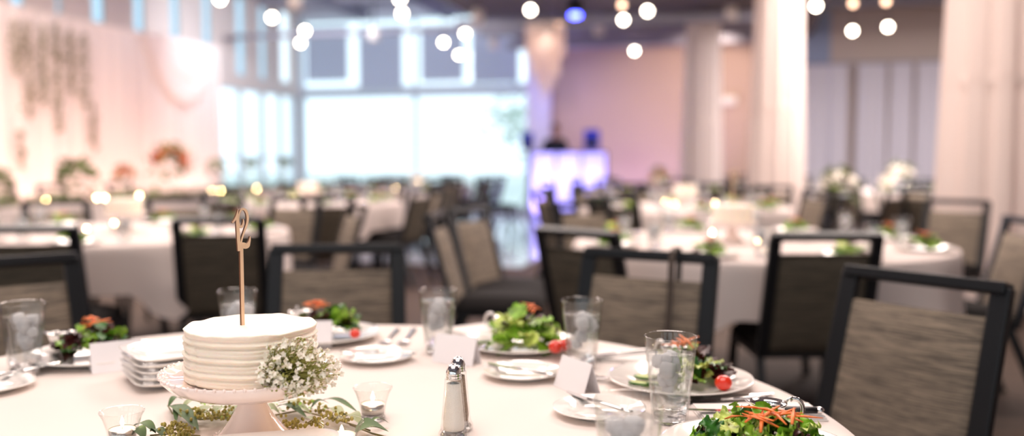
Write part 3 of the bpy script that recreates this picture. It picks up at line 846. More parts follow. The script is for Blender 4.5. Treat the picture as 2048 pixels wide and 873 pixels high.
for i in range(620):
    a = r_.uniform(0, 6.28); e = r_.gauss(.0, .8); R_ = r_.uniform(.3, 1)**.5
    p_ = Vector((math.cos(a)*math.cos(e)*.058*R_+.006, math.sin(a)*math.cos(e)*.040*R_-.008, math.sin(e)*.040*R_+.008 - .0))
    if p_.x < -.035 and p_.z > .01: p_.z -= .02
    # droop on the right side
    p_.z -= max(0, p_.x-.02)*.25
    wp = gc + p_
    rr = math.hypot(wp.x-CSX, wp.y-CSY)
    if wp.z < CT+.002 and rr < Rc+.003:
        k = (Rc+.004+r_.uniform(0,.01))/max(rr,.001); p_.x = (wp.x-CSX)*k+CSX-gc.x; p_.y = (wp.y-CSY)*k+CSY-gc.y
    if i % 3 == 0 or r_.random() < .48: blossom(bf, p_, r_.uniform(.0030, .0052), r_)
    else: bb_.ball(p_, r_.uniform(.0011, .0019), 5, 4)
    mid = base.lerp(p_, .55) + Vector((r_.gauss(0,.006), r_.gauss(0,.005)-.006, r_.gauss(0,.006)))
    if i % 3 != 0: bst.tube([base.lerp(p_, .2), mid, p_], [.0006,.0005,.0003], 4)
bf.build('blossoms', M['gyp_white'], root); bst.build('stems', M['gyp_stem'], root); bb_.build('buds', M['gyp_stem'], root)

# --- eucalyptus garland round the stand
def euc_leaf(b, p0, p1, wpx, lift=.01, mi=0):
    p0 = Vector(p0); p1 = Vector(p1); d = p1-p0; L = d.length; side = Vector((-d.y, d.x, 0)).normalized()
    def fn(i, j):
        v = -1+2*j; w = wpx*(math.sin(PI*i)**.8)*(1.0-.35*i)*1.2
        return p0 + d*i + side*v*w + Vector((0,0, lift*math.sin(PI*i) + .25*w*v*v + .002*math.sin(5*i)))
    b.grid(fn, 10, 4, mi)
def sprig(label, stem_px, leaves, seeds, z=.762, seedn=0, extra=0):
    pts = [G(x, y, z-.004) for x, y in stem_px]
    root = thing('eucalyptus_sprig', label, 'greenery', (pts[0].x, pts[0].y, ZT))
    o = Vector((pts[0].x, pts[0].y, ZT))
    r_ = random.Random(seedn)
    b = MB(); b.tube([p_-o for p_ in pts], .0014, 6)
    bl = MB(); bs = MB()
    for (x0,y0,x1,y1,w,mi) in leaves:
        a = G(x0,y0,z); c = G(x1,y1,z+r_.uniform(-.004,.008)); euc_leaf(bl, a-o, c-o, w*1.25, .008, mi)
    for (x, y, n, s) in seeds:
        c = G(x, y, z+.004)-o
        for k in range(n):
            q_ = c + Vector((r_.gauss(0,s), r_.gauss(0,s), abs(r_.gauss(0,s*.5))))
            d = (q_-c); bs.ball(q_, r_.uniform(.0017,.0030), 6, 5, sq=(1,1,1.3))
            if k % 3 == 0: b.tube([c+d*.1, q_], .0006, 4)
    b.build('stem', M['euc_stem'], root)
    bl.build('leaves', [M['euc'], M['euc_light']], root); bs.build('seeds', M['euc_seed'], root)
    return root
sprig('seeded eucalyptus sprig with a large grey-green leaf left of the stand foot', [(470,835),(400,840),(345,828),(336,812)],
      [(338,812,398,860,.010,0),(336,816,366,797,.005,0),(362,822,405,804,.006,1),(352,818,352,846,.004,0),(395,842,430,812,.007,1),(425,838,455,815,.007,1),(450,842,492,812,.006,1)],
      [(400,832,26,.010),(425,838,26,.010),(455,832,24,.010),(470,842,22,.009),(385,828,16,.008)], seedn=1)
sprig('small seeded eucalyptus sprig at the bottom left of the cake, beside a votive', [(400,873),(350,868),(300,872)],
      [(312,868,265,851,.008,0),(290,880,258,862,.009,0),(330,880,300,862,.006,0)],
      [(345,862,46,.010),(352,880,30,.010),(372,872,16,.008)], seedn=2)
sprig('eucalyptus sprig with long dark leaves pointing right behind the stand foot', [(530,835),(600,822),(680,842),(740,862)],
      [(553,815,614,834,.007,0),(640,803,716,823,.006,0),(560,808,625,828,.006,1),(655,820,690,842,.008,1),(690,836,722,848,.009,1),(575,812,640,812,.005,1),(600,842,650,858,.005,1),(620,820,660,806,.005,0),(520,820,560,826,.006,1)],
      [(660,838,22,.009),(680,842,26,.010),(640,826,14,.009),(590,815,14,.010),(615,808,12,.009)], seedn=3)
sprig('eucalyptus sprig with a broad round leaf at the bottom edge, under the votive', [(700,850),(745,868),(790,880)],
      [(708,868,778,862,.019,0),(735,852,780,846,.004,0)], [(585,856,18,.010),(610,850,16,.009),(560,850,10,.009),(640,852,10,.009)], seedn=4)
# fine green filler
r_ = random.Random(8)
root = thing('fern_filler', 'soft yellow-green filler foliage lying behind the cake stand foot', 'greenery', (CSX-.02, CSY+.12, ZT))
b = MB()
for i in range(260):
    px_, py_ = (r_.uniform(400,520), r_.uniform(806,838)) if i < 190 else (r_.uniform(520,650), r_.uniform(806,822))
    c = G(px_, py_, .757+r_.uniform(0,.016)) - Vector((CSX-.02, CSY+.12, ZT)); a = r_.uniform(0, 6.28); s = r_.uniform(.004,.010)
    d = Vector((math.cos(a), math.sin(a), r_.uniform(-.2,.6))); t = Vector((-math.sin(a), math.cos(a), .2))
    b.add([c, c+d*s*.5+t*s*.3, c+d*s, c+d*s*.5-t*s*.3], [(0,1,2,3)])
b.build('leaflets', M['lettuce'], root)

# --- plates, stack, square plates
sq = make_sqplate()
pc = Vector((-.622, 1.652))
for k in range(5):
    nm = ['bottom plate', 'second plate from the bottom', 'middle plate', 'second plate from the top', 'top plate'][k]
    lab = 'white square dessert plate left of the cake, %s of the stack' % nm
    rz = math.radians(36 + (k*37 % 5 - 2)*1.2)
    if k == 0: sq.location = (pc.x, pc.y, ZT); sq.rotation_euler = (0,0,rz); sq['label'] = lab; sq['group'] = 'square plates stacked left of the cake'
    else: dup(sq, (pc.x+.001*(k % 2), pc.y, ZT+.0112*k), rz, lab, 'square plates stacked left of the cake')
pc2 = Vector((-.298, 1.085))
for k in range(4):
    nm = ['bottom', 'second-lowest', 'second-highest', 'top'][k]
    dup(sq, (pc2.x, pc2.y, ZT+.0112*k), math.radians(10+k), 'white square plate at the bottom edge before the cake stand, %s of stack' % nm, 'square plates stacked in front of the cake stand')
dinner = make_plate(.13, 'salad_plate', 'x'); bread = make_plate(.075, 'bread_plate', 'x', .013)
PL = {}
def put(proto, pos, rz, label, used={}, group=None, scale=None):
    if proto.name not in used:
        used[proto.name] = 1; proto.location = pos; proto.rotation_euler = (0,0,rz); proto['label'] = label
        if group: proto['group'] = group
        if scale: proto.scale = (scale,)*3
        return proto
    return dup(proto, pos, rz, label, group, scale)
def at(px, py, z): p_ = G(px, py, z); return (p_.x, p_.y)
P1 = (.335, 1.215); P5 = at(1360, 752, .77); P4 = at(1040, 680, .77); P3 = at(645, 663, .77); P2 = at(190, 702, .77)
for pxy, lab in ((P1, 'round white salad plate at the lower right, nearest the camera'), (P5, 'round white salad plate behind the tallest sharp water glass on the right'), (P4, 'round white salad plate at the back, between two water glasses'), (P3, 'round white salad plate at the back right of the cake'), (P2, 'round white salad plate at the left behind the place card')):
    put(dinner, (pxy[0], pxy[1], ZT), 0, lab)
B3 = at(752, 708, .765); B4 = at(1044, 739, .765); B5 = (.140, 1.425); B1 = at(-22, 765, .765)
for pxy, lab in ((B3, 'small white bread plate right of the cake, behind the shakers'), (B4, 'small white bread plate in front of the middle back salad'), (B5, 'small white bread plate partly behind the near blurred water glass'), (B1, 'small white bread plate cut by the left edge below a water glass')):
    put(bread, (pxy[0], pxy[1], ZT), 0, lab)
# salads
def sal(root, xy, rz, lab): root.location = (xy[0], xy[1], ZT+.002); root.rotation_euler = (0,0,rz); root['label'] = lab
S1 = make_salad(21, .094, .046, 84, (.40,.30,.18,.12), (.010, -.012), 20, .050, fine=True, cl=.010)
sal(S1, (P1[0]-.003, P1[1]-.034), 0, 'salad of green leaves topped with bright carrot shreds at the lower right')
S5 = make_salad(22, .085, .045, 44, (.25,.3,.1,.35), (-.005, .03), 9, .03); sal(S5, (P5[0]+.022, P5[1]+.01), 0, 'dark red and green salad seen through and right of the sharp glass')
S4 = make_salad(23, .085, .060, 52, (.5,.35,.05,.10), (.02, .01), 5, .02); sal(S4, (P4[0]+.01, P4[1]), 0, 'bright green lettuce salad at the middle back of the front table')
S3 = make_salad(24, .080, .055, 46, (.35,.1,.2,.35), (-.02, 0), 12, .03); sal(S3, (P3[0]+.005, P3[1]), 0, 'salad with orange carrot and red leaves just right of the cake top')
S2 = make_salad(25, .085, .056, 48, (.28,.04,.22,.46), (.0, -.01), 12, .035); sal(S2, (P2[0]+.005, P2[1]), 0, 'dark salad with carrot shreds at the left behind the place card')
# leaves sticking out / small accents of the near salad
tb = MB(); tb.ball((0,0,.0135), .0145, 24, 14, sq=(1.05,1,.92)); tom = tb.build('cherry_tomato', M['tomato']); tag(tom, 'x', 'tomato')
for (px_, py_, z_, lab, s_) in [(1447, 757, .785, 'cherry tomato at the right of the dark salad on the right plate', 1.0), (1402, 725, .80, 'piece of tomato at the back of the dark salad on the right plate', .7), (1112, 686, .79, 'red cherry tomato at the right side of the middle back salad', 1.0), (1130, 681, .79, 'second cherry tomato, furthest right on the middle back plate', .95), (262, 688, .79, 'cherry tomato at the right end of the left salad', .9), (710, 658, .79, 'cherry tomato at the right end of the salad beside the cake', .8)]:
    p_ = G(px_, py_, z_); put(tom, (p_.x, p_.y, ZT+.012+ (z_-.785)), 0, lab, scale=s_)
# cucumber slices
cu = thing('cucumber_slice', 'x', 'cucumber')
b = MB(); b.lathe([(0,0),(.0205,0),(.0205,.004),(0,.0045)], 28); b.build('flesh', M['cuc_flesh'], cu)
b = MB(); b.lathe([(.0205,-.0002),(.0222,.0005),(.0222,.0037),(.0205,.0044)], 28); b.build('skin', M['cuc_skin'], cu)
for i, (c, dx, dy, tx) in enumerate([(P5, -.075, -.03, 'pale cucumber slice at the left front of the right salad plate'), (P5, -.060, .01, 'pale cucumber slice at the left back of the right salad plate'), (P5, -.045, -.045, 'cucumber slice seen at the left of the sharp glass, nearest the plate rim'), (P4, -.085, -.02, 'cucumber slice at the left of the middle back salad plate')]):
    o = put(cu, (c[0]+dx, c[1]+dy, ZT+.010+.0015*i), i, tx); o.rotation_euler = (.12*(i-1), .1, i)
# glasses
g0 = make_glass(.108, 3); g1 = make_glass(.112, 7)
glasses = [(g0, (.247, 1.385), 'tall sharp water glass with ice at the right, in front of the right salad'),
           (g1, (.134, 1.015), 'near blurred water glass cut by the bottom edge, right of centre'),
           (g0, (.137, 1.745), 'water glass with ice right of the middle back salad, behind the tent card'),
           (g1, (-.156, 1.885), 'water glass standing alone at the back, left of the middle salad'),
           (g0, (-.575, 1.87), 'water glass behind the cake, left of the wooden number'),
           (g1, (-.935, 1.705), 'water glass at the left edge of the front table')]
for i, (pr, xy, lab) in enumerate(glasses): put(pr, (xy[0], xy[1], ZT), i*1.1, lab)
# votives
vt = make_votive(); 
p_ = at(746, 841, .75); put(vt, (*p_, ZT), 0, 'lit tea light in a clear flared cup right of the cake')
put(vt, (-.556, 1.262, ZT), 1, 'lit tea light in a clear flared cup left of the cake, at the bottom')
o = put(vt, (-.243, 1.262, ZT), 2, 'clear votive cup half hidden behind the square plate at the bottom'); o.scale = (1.05, 1.05, .7)
# shakers
def shaker(x, y, lab, fill):
    root = thing('salt_shaker' if fill == 'salt' else 'pepper_shaker', lab, 'shaker', (x, y, ZT))
    n = 8
    def oct_(r, z, a):
        k = (a % (PI/4)) - PI/8; return r*(1 if r < .0165 and z > .085 else (math.cos(PI/8)/math.cos(k))*.99+.01), z
    b = MB(); b.lathe([(.020,0),(.0225,.002),(.0225,.010),(.0195,.016),(.0185,.022),(.0155,.055),(.0130,.085),(.0122,.091),(.011,.0925)], 64, fn=oct_); b.build('glass_body', M['glass'], root)
    b = MB(); b.lathe([(0,.001),(.019,.001),(.0205,.008),(.016,.014),(0,.015)], 32, fn=oct_); b.build('glass_base', M['glass_thick'], root)
    b = MB(); b.lathe([(0,.0155),(.0150,.016),(.0160,.024),(.0128,.055),(.0102,.084),(0,.086)], 32); b.build(fill, M[fill], root)
    b = MB(); b.lathe([(.0115,.0905),(.0118,.092),(.0112,.0935),(.0118,.095),(.0112,.0965),(.0115,.098),(.0110,.101),(.0092,.1065),(.0060,.1105),(.0025,.1125),(0,.113)], 32)
    for ring, rr, zz in ((6,.0068,.1102),(3,.003,.1124)):
        for k in range(ring):
            a = 2*PI*k/ring; b.ball((rr*math.cos(a), rr*math.sin(a), zz), .0011, 6, 4)
    b.build('cap', M['chrome'], root)
shaker(-.0852, 1.292, 'clear glass salt shaker with a domed chrome cap, nearest at the bottom', 'salt')
shaker(-.0815, 1.340, 'chrome-capped pepper shaker hidden right behind the salt shaker', 'pepper')
# creamers
cr = make_creamer()
put(cr, (.372, 1.287, ZT+.015), math.radians(4), 'steel dressing pitcher with a loop handle behind the near salad')
c2 = at(108, 690, .78); put(cr, (P2[0]-.075, P2[1]+.02, ZT+.010), .6, 'small steel dressing pitcher at the left of the left salad')
put(cr, (P4[0]-.035, P4[1]+.085, ZT+.012), 2.6, 'small steel dressing pitcher behind the middle back salad')
put(cr, (P3[0]-.065, P3[1]+.06, ZT+.012), 2.0, 'small steel dressing pitcher behind the cake top, left of the carrots')
put(cr, (P5[0]+.005, P5[1]+.085, ZT+.012), 2.2, 'small steel dressing pitcher behind the sharp glass on the right plate')
# place cards
def tent(x, y, ang, lab):
    root = thing('place_card', lab, 'place card', (x, y, ZT), ang)
    w, h, d, t = .094, .056, .019, .0005
    b = MB()
    for s in (1, -1):
        b.add([(-w/2, s*d, 0), (w/2, s*d, 0), (w/2, 0, h), (-w/2, 0, h), (-w/2, s*(d-t*2), 0), (w/2, s*(d-t*2), 0), (w/2, -s*t*.1, h-t*2), (-w/2, -s*t*.1, h-t*2)],
              [(0,1,2,3),(4,7,6,5),(0,3,7,4),(1,5,6,2),(0,4,5,1)], 0, False)
    b.build('folded_card', M['card'], root)
tent(-.772, 1.735, math.radians(33), 'white tent card at the left, in front of the dark salad')
tent(-.112, 1.795, math.radians(-27), 'white tent card in the middle behind the shakers')
tent(.115, 1.575, math.radians(-60), 'white tent card right of centre, seen edge-on beside a fork')
p_ = at(622, 694, .75); tent(p_[0], p_[1], math.radians(4), 'white tent card mostly hidden behind the right of the cake')
# napkins
def napkin(x, y, w, h, ang, lab, hh=.008):
    b = MB()
    for k in range(3):
        zz = hh*(k+.5)/3; b.grid(lambda i, j, zz=zz, k=k: ((-.5+i)*(w-.004*k), (-.5+j)*(h-.004*k), zz+hh/6*(1-abs(2*i-1)**10)*(1-abs(2*j-1)**10)+.0012*math.sin(7*i+k)*math.sin(5*j)), 10, 10)
        b.box((0, 0, zz-.0002), (w-.004*k, h-.004*k, hh/3*.8))
    o = b.build('napkin', M['napkin']); o.location = (x, y, ZT); o.rotation_euler = (0,0,ang); tag(o, lab, 'napkin')
napkin(.395, 1.425, .20, .085, math.radians(2), 'white folded napkin behind the near salad at the table edge')
napkin(-.075, 2.10, .13, .12, math.radians(35), 'white folded napkin at the back edge, left of the middle salad', .012)
napkin(-.66, 1.93, .16, .12, math.radians(20), 'white folded napkin between the left salad and the cake', .010)
napkin(.235, 1.84, .13, .11, math.radians(-20), 'white folded napkin behind the right salad plate, under a knife')
napkin(-.66, 1.10, .26, .17, math.radians(3), 'white folded napkin blurred at the bottom left corner', .03)
# cutlery
fk = utensil('fork'); kn = utensil('knife'); st = utensil('steak')
def lay(proto, p0, p1, z, lab):
    """handle end p0 towards p1"""
    a = math.atan2(p1[1]-p0[1], p1[0]-p0[0]); return put(proto, (p0[0], p0[1], z), a, lab)
ZN = ZT+.0095
lay(st, (.487, 1.392), (.27, 1.408), ZN, 'steak knife with a black handle and steel end lying behind the near salad')
lay(fk, (.452, 1.540), (.27, 1.500), ZT+.002, 'steel fork lying between the right salad plate and the napkin')
lay(kn, (.435, 1.512), (.25, 1.478), ZT+.001, 'steel knife lying beside the fork below the right salad plate')
lay(fk, (.105, 1.80+.0), (.177, 1.61), ZT+.001, 'steel fork with tines towards the camera beside the edge-on tent card')
lay(kn, (.185, 1.375), (.095, 1.505), ZT+.0125, 'steel butter knife across the bread plate behind the near blurred glass')
lay(kn, (at(1109,750,.77)), (at(968,723,.77)), ZT+.0135, 'steel butter knife across the bread plate of the middle back setting')
lay(kn, (at(832,706,.77)), (at(682,700,.77)), ZT+.0135, 'steel butter knife across the bread plate right of the cake')
lay(fk, (-.275, 2.14), (-.283, 1.96), ZT+.001, 'left fork of two at the back beside the salad near the cake')
lay(fk, (-.235, 2.14), (-.242, 1.95), ZT+.001, 'right fork of two at the back beside the lone water glass')
lay(kn, (.29, 1.86), (.165, 1.80), ZN, 'steel knife on the napkin behind the right salad plate')
lay(fk, (-.60, 1.93), (-.78, 1.86), ZT+.0115, 'steel fork on the napkin between the left salad and the plates')
lay(kn, (-.95, 1.58), (-.90, 1.68), ZT+.0135, 'steel butter knife on the bread plate at the left edge')

# ================================================================== other tables
g_far = glasses[2][0]
def cake_far(x, y, lab, rz=0):
    pass
# simple shared far items, one mesh per part
def far_cake(x, y, lab_c, lab_s, topper=None, s=1.0):
    r = thing('cake_stand', lab_s, 'cake stand', (x, y, ZT))
    b = MB(); b.lathe([(0,.1),(.118,.1),(.125,.108),(.12,.095),(.05,.08),(.018,.079)], 40); b.build('plate', M['stand'], r)
    b = MB(); b.lathe([(.017,.08),(.021,.058),(.043,.024),(.066,.003),(0,0)], 32); b.build('pedestal', M['stand'], r)
    b = MB(); R_ = .098*s; b.lathe([(R_*.98,0)]+[(R_+.002*(k % 2), .005+.075*k/10) for k in range(11)]+[(R_*.97,.088),(0,.089)], 40)
    o = b.build('cake', M['frost']); o.location = (x, y, ZT+.1005); tag(o, lab_c, 'cake')
    if topper:
        t = thing('table_number', topper, 'table number', (x, y, ZT+.18), .15)
        b = MB(); b.box((0,0,.055), (.006,.004,.13)); b.build('stick', M['wood'], t)
        b = MB(); ribbon(b, [(-.014,.15,.006),(-.004,.175,.006),(-.002,.12,.008)], .004); ribbon(b, [(.004,.165,.005),(.014,.178,.007),(.020,.16,.007),(.006,.125,.005),(.02,.122,.008)], .004)
        b.build('numeral', [M['wood'], M['char']], t)
s_far = make_salad(40, .08, .05, 30, (.45,.2,.1,.25), (0,0), 8, .03); s_far['label'] = 'x'
sfu = [False]
def setting(cx, cy, R, n, off, where, cake=True, salads=True, candles=3, rseed=0, glass=True, topper=False):
    r_ = random.Random(rseed)
    for k in range(n):
        a = off + 2*PI*k/n
        if salads:
            x, y = cx+math.cos(a)*(R-.15), cy+math.sin(a)*(R-.15)
            put(dinner, (x, y, ZT), 0, 'white salad plate on ' + where, group='salad plates on ' + where)
            if not sfu[0]: sfu[0] = True; s_far.location = (x, y, ZT+.003); s_far['label'] = 'green salad with carrot on ' + where; s_far['group'] = 'salads on ' + where
            else: dup(s_far, (x, y, ZT+.003), r_.uniform(0, 6), 'green salad with carrot on ' + where, 'salads on ' + where)
        if glass:
            ag = a + .30; x, y = cx+math.cos(ag)*(R-.24), cy+math.sin(ag)*(R-.24)
            put(g_far, (x, y, ZT), r_.uniform(0,6), 'water glass on ' + where, group='water glasses on ' + where)
    for k in range(candles):
        a = r_.uniform(0, 6.28)*0 + 2.1*k + off; x, y = cx+math.cos(a)*.26, cy+math.sin(a)*.26
        put(vt, (x, y, ZT), 0, 'lit candle cup on ' + where, group='candle cups on ' + where)
    if cake: far_cake(cx-(.127 if seed_cake(where) else 0), cy, 'white cake on ' + where, 'white pedestal stand under the cake on ' + where, ('wooden table number on the cake of ' + where) if topper else None)
T1 = (1.21, 4.42); T2 = (-2.2, 5.1)
CLQ = []
for k_ in range(-9, 9): HTP.append((-3.72+.255*k_*.5, 10+.967*k_*.5))
def seed_cake(w_): return 'right of centre' in w_
def cluster(T, R, seed, name):
    table(T[0], T[1], R, 'round table under ' + name); CLQ.append((T, R, 'white cloth of ' + name, seed))
n1 = 'the round table right of centre, second row'
n2 = 'the round table at the left, second row'
cluster(T1, .9, 11, n1); cluster(T2, .9, 12, n2)
setting(T1[0], T1[1], .9, 8, .25, n1, rseed=1, topper=True, candles=4); setting(T2[0], T2[1], .9, 8, .1, n2, rseed=2, candles=4)
# chairs round them, as photographed
fT1 = T1
chair_px(1653, 466, (T1[0]-.05, T1[1]+1), 'dark grey chair seen from behind, right of centre, in front of the second-row table')
chair_px(1153, 459, (T1[0]-.1, T1[1]), 'slate grey chair seen from behind, left front of the right second-row table')
chair_px(937, 415, T1, 'tan chair seen from its side beside the aisle, further of two overlapping chairs')
chair_px(872, 426, (T1[0]+3, 4.2), 'dark-framed chair seen edge-on beside the aisle, nearer of two overlapping chairs')
chair_px(1165, 405, T1, 'tan chair facing the camera behind the right second-row table, at the left')
chair_px(1915, 400, T1, 'grey chair facing left in front of the wide draped column')
chair_px(2052, 437, (T1[0], T1[1]-.1), 'dark chair cut by the right edge, seen from its side')
chair_px(437, 436, (T2[0]+.5, T2[1]+1.5), 'dark brown chair seen from behind, left of the wooden number')
chair_px(50, 452, T2, 'dark chair seen from behind at the left edge, upper of the two')
chair_px(352, 396, T2, 'tan chair facing the camera behind the left second-row table, centre')
chair_px(112, 402, T2, 'tan chair facing the camera behind the left second-row table, at its left')
chair_px(592, 396, (T2[0]-.2, T2[1]-.9), 'light grey chair right of the wooden number, facing the camera')
chair_px(712, 408, T2, 'small grey chair facing left, right of the light grey chair')
n3 = 'the round table left of the aisle, third row'
T3 = (-1.98, 8.75); cluster(T3, .9, 13, n3); setting(T3[0], T3[1], .9, 8, .4, n3, rseed=3, candles=3)
chair_px(845, 380, T3, 'dark chair leaning right at the right of the left third-row table')
chair_px(657, 393, (T3[0]-.6, T3[1]+.2), 'dark chair seen from behind, right beside the light grey chair')
chair_px(444, 385, T3, 'dark chair seen from behind, directly above the left second-row salads')
for a in (20, 60, 100, 140): 
    x, y = T3[0]+1.3*math.cos(math.radians(a)), T3[1]+1.3*math.sin(math.radians(a)); place_chair(x, y, T3[0]-x, T3[1]-y, 'grey chair on the far side of ' + n3, 'chairs on the far side of ' + n3)
n4 = 'the round table right of the aisle, third row'
T4 = (1.5, 7.8); cluster(T4, .9, 14, n4); setting(T4[0], T4[1], .9, 8, 0, n4, rseed=4, candles=3)
chair_px(1310, 374, (T4[0], T4[1]), 'dark chair facing the camera behind the cake of the right second-row table, left side')
for a in (195, 235, 160, 15, 50, 125, -28):
    x, y = T4[0]+1.3*math.cos(math.radians(a)), T4[1]+1.3*math.sin(math.radians(a)); place_chair(x, y, T4[0]-x, T4[1]-y, 'grey chair around ' + n4, 'chairs around ' + n4)
far = [((4.9, 8.6), 'the round table behind the wide draped column', 15, 8), ((-1.75, 11.7), 'the round table left of the aisle, fourth row', 16, 8),
       ((1.9, 11.9), 'the round table right of the aisle, fourth row', 17, 8), ((5.0, 12.0), 'the far round table before the pale curtains', 18, 8),
       ((-1.6, 15.2), 'the far round table before the window wall', 19, 8), ((4.2, 15.2), 'the farthest round table on the right', 20, 8)]
chair_px(1795, 380, (2.6, 9.3), 'dark chair pair at middle right, the nearer one leaning right')
chair_px(1545, 372, (1.6, 7.4), 'dark chair just right of the second-row cake')
chair_px(1600, 362, (3.4, 12.5), 'dark chair at the foot of the middle draped column')
for (px_, py_, fx_, tx) in [(1092,362,1,'before the booth front, nearest of three'),(1152,356,1,'before the booth front, middle of three'),(1218,352,-1,'before the booth front, furthest of three'),(958,356,1,'at the foot of the big window, left of two'),(1004,350,-1,'at the foot of the big window, right of two')]:
    p_ = G(px_, py_, .885); place_chair(p_.x, p_.y, fx_, .35, 'small dark chair ' + tx)
for (T, nm, sd, n) in far:
    cluster(T, .9, sd, nm); setting(T[0], T[1], .9, 6, sd*.3, nm, rseed=sd, candles=2, cake=(sd != 16))
    for k in range(n):
        a = 2*PI*(k+.5*(sd % 2))/n
        x, y = T[0]+1.32*math.cos(a), T[1]+1.32*math.sin(a)
        if math.hypot(x-3.0, y-10.6) < .6 or math.hypot(x-3.78, y-7.1) < .9 or (sd == 15 and x < 3.9 and y < 8): continue
        place_chair(x, y, T[0]-x, T[1]-y, 'dark grey chair around ' + nm, 'chairs around ' + nm)
# pair of overlapping chairs at mid right

for (T, R, lb, sd) in CLQ: cloth(T[0], T[1], R, lb, M['cloth_far'], seed=sd, n=120)
# flowers ------------------------------------------------------------
def bouquet(loc, R, mats, lab, vase=True, seed=0, flat=.75, hv=.2):
    r_ = random.Random(seed)
    root = thing('floral_centrepiece', lab, 'flowers', loc)
    if vase:
        b = MB(); b.lathe([(.05,0),(.055,.01),(.03,.05),(.035,hv*.7),(.06,hv),(.055,hv),(.03,hv*.7)], 24); b.build('vase', M['glass'], root)
    b = MB()
    for i in range(150):
        a = r_.uniform(0,6.28); e = r_.uniform(-.6,1.3); d = Vector((math.cos(a)*math.cos(e), math.sin(a)*math.cos(e), math.sin(e)*flat))
        c = Vector((0,0,hv+R*.35))+d*R*r_.uniform(.7,1.15); s = R*.36
        t = d.cross(Vector((0,0,1.01))).normalized(); n_ = (d+Vector((r_.gauss(0,.5), r_.gauss(0,.5), r_.gauss(0,.5)))).normalized()
        b.add([c, c+n_*s*.5+t*s*.3, c+n_*s, c+n_*s*.5-t*s*.3], [(0,1,2,3)])
    b.build('foliage', M['foliage'], root)
    b = MB()
    for i in range(22):
        a = r_.uniform(0,6.28); e = r_.uniform(-.1,1.5); d = Vector((math.cos(a)*math.cos(e), math.sin(a)*math.cos(e), math.sin(e)*flat))
        c = Vector((0,0,hv+R*.35))+d*R*.8; s = R*r_.uniform(.18,.28)
        for ly in range(3):
            b.ball(c+d*s*.2*ly, s*(1-.25*ly), 8, 5, mi=i % len(mats), sq=(1,1,.7))
    b.build('blooms', mats, root)
    return root
# head table along the left drape
hd = Vector((math.sin(-YAW), math.cos(YAW), 0))
h0 = Vector((-3.72, 10.0, 0)); 
def HT(t, off=0, z=0): return h0 + hd*t + rx*off + Vector((0,0,z))
for i, t in enumerate((-4.1, -1.65, .8, 3.25)):
    tx = ['first section, at the left edge', 'second section', 'third section', 'last section near the windows'][i]
    root = thing('long_table', 'long head table before the pink drape, ' + tx, 'table', HT(t+.0), YAW)
    b = MB(); b.box((0,0,.73), (.74, 2.42, .025)); b.build('tabletop', M['duct'], root)
    for sx in (-.3,.3):
        for sy in (-1.1,1.1): b = MB(); b.box((sx,sy,.36), (.03,.03,.72)); b.build('leg', M['black_metal'], root)
    b = MB(); hw, hl = .385, 1.222
    per = [(-hw,-hl),(hw,-hl),(hw,hl),(-hw,hl)]
    ring = []
    for k in range(4):
        (x0,y0),(x1,y1) = per[k], per[(k+1)%4]; L = math.hypot(x1-x0,y1-y0); n_ = int(L/.05)
        for q_ in range(n_):
            f_ = q_/n_; w_ = .018*math.sin(q_*1.15+k)*(0 if f_ in (0,) else 1); nx, ny = ((y1-y0)/L, -(x1-x0)/L)
            ring.append((x0+(x1-x0)*f_, y0+(y1-y0)*f_, nx*w_, ny*w_))
    N_ = len(ring)
    vs = [(x,y,.7505) for x,y,_,_ in ring] + [(x*1.002,y*1.002,.74) for x,y,_,_ in ring] + [(x+nx*(1 if i in (0,3) or abs(y) < hl-.01 else 0),y+(ny if i in (0,3) and False else 0),.02) for x,y,nx,ny in ring]
    b.add(vs, [(k, (k+1)%N_, N_+(k+1)%N_, N_+k) for k in range(N_)]+[(N_+k, N_+(k+1)%N_, 2*N_+(k+1)%N_, 2*N_+k) for k in range(N_)]+[tuple(range(N_))])
    o = b.build('tablecloth', M['cloth_far']); o.location = HT(t); o.rotation_euler = (0,0,YAW); tag(o, 'white floor-length cloth on the long head table, ' + tx, 'tablecloth')
for i, (t0, t1) in enumerate(((-4.6,-2.0),(-2.0,.6),(.6,3.6))):
    r_ = random.Random(60+i); root = thing('garland', 'green leaf garland along the head table, ' + ['left part', 'middle part', 'part nearest the windows'][i], 'garland', HT((t0+t1)/2, .1, ZT), YAW)
    b = MB(); b.tube([(.03*math.sin(k*1.1), (-.5+k/12)*(t1-t0), .02) for k in range(13)], .008, 6); b.build('stem', M['euc_stem'], root)
    b = MB()
    for k in range(520):
        c = Vector((r_.gauss(0,.08), r_.uniform(-.5,.5)*(t1-t0), abs(r_.gauss(0,.04))+.01)); a = r_.uniform(0,6.28); s = r_.uniform(.05,.10)
        d = Vector((math.cos(a), math.sin(a), r_.uniform(-.05,.7))); tt = Vector((-math.sin(a), math.cos(a), .1))
        b.add([c, c+d*s*.5+tt*s*.22, c+d*s, c+d*s*.5-tt*s*.22], [(0,1,2,3)])
    b.build('leaves', M['foliage'], root)
def ht_at(px):
    t_ = (px-1024)/F; return (h0.x - t_*h0.y)/(t_*hd.y - hd.x)
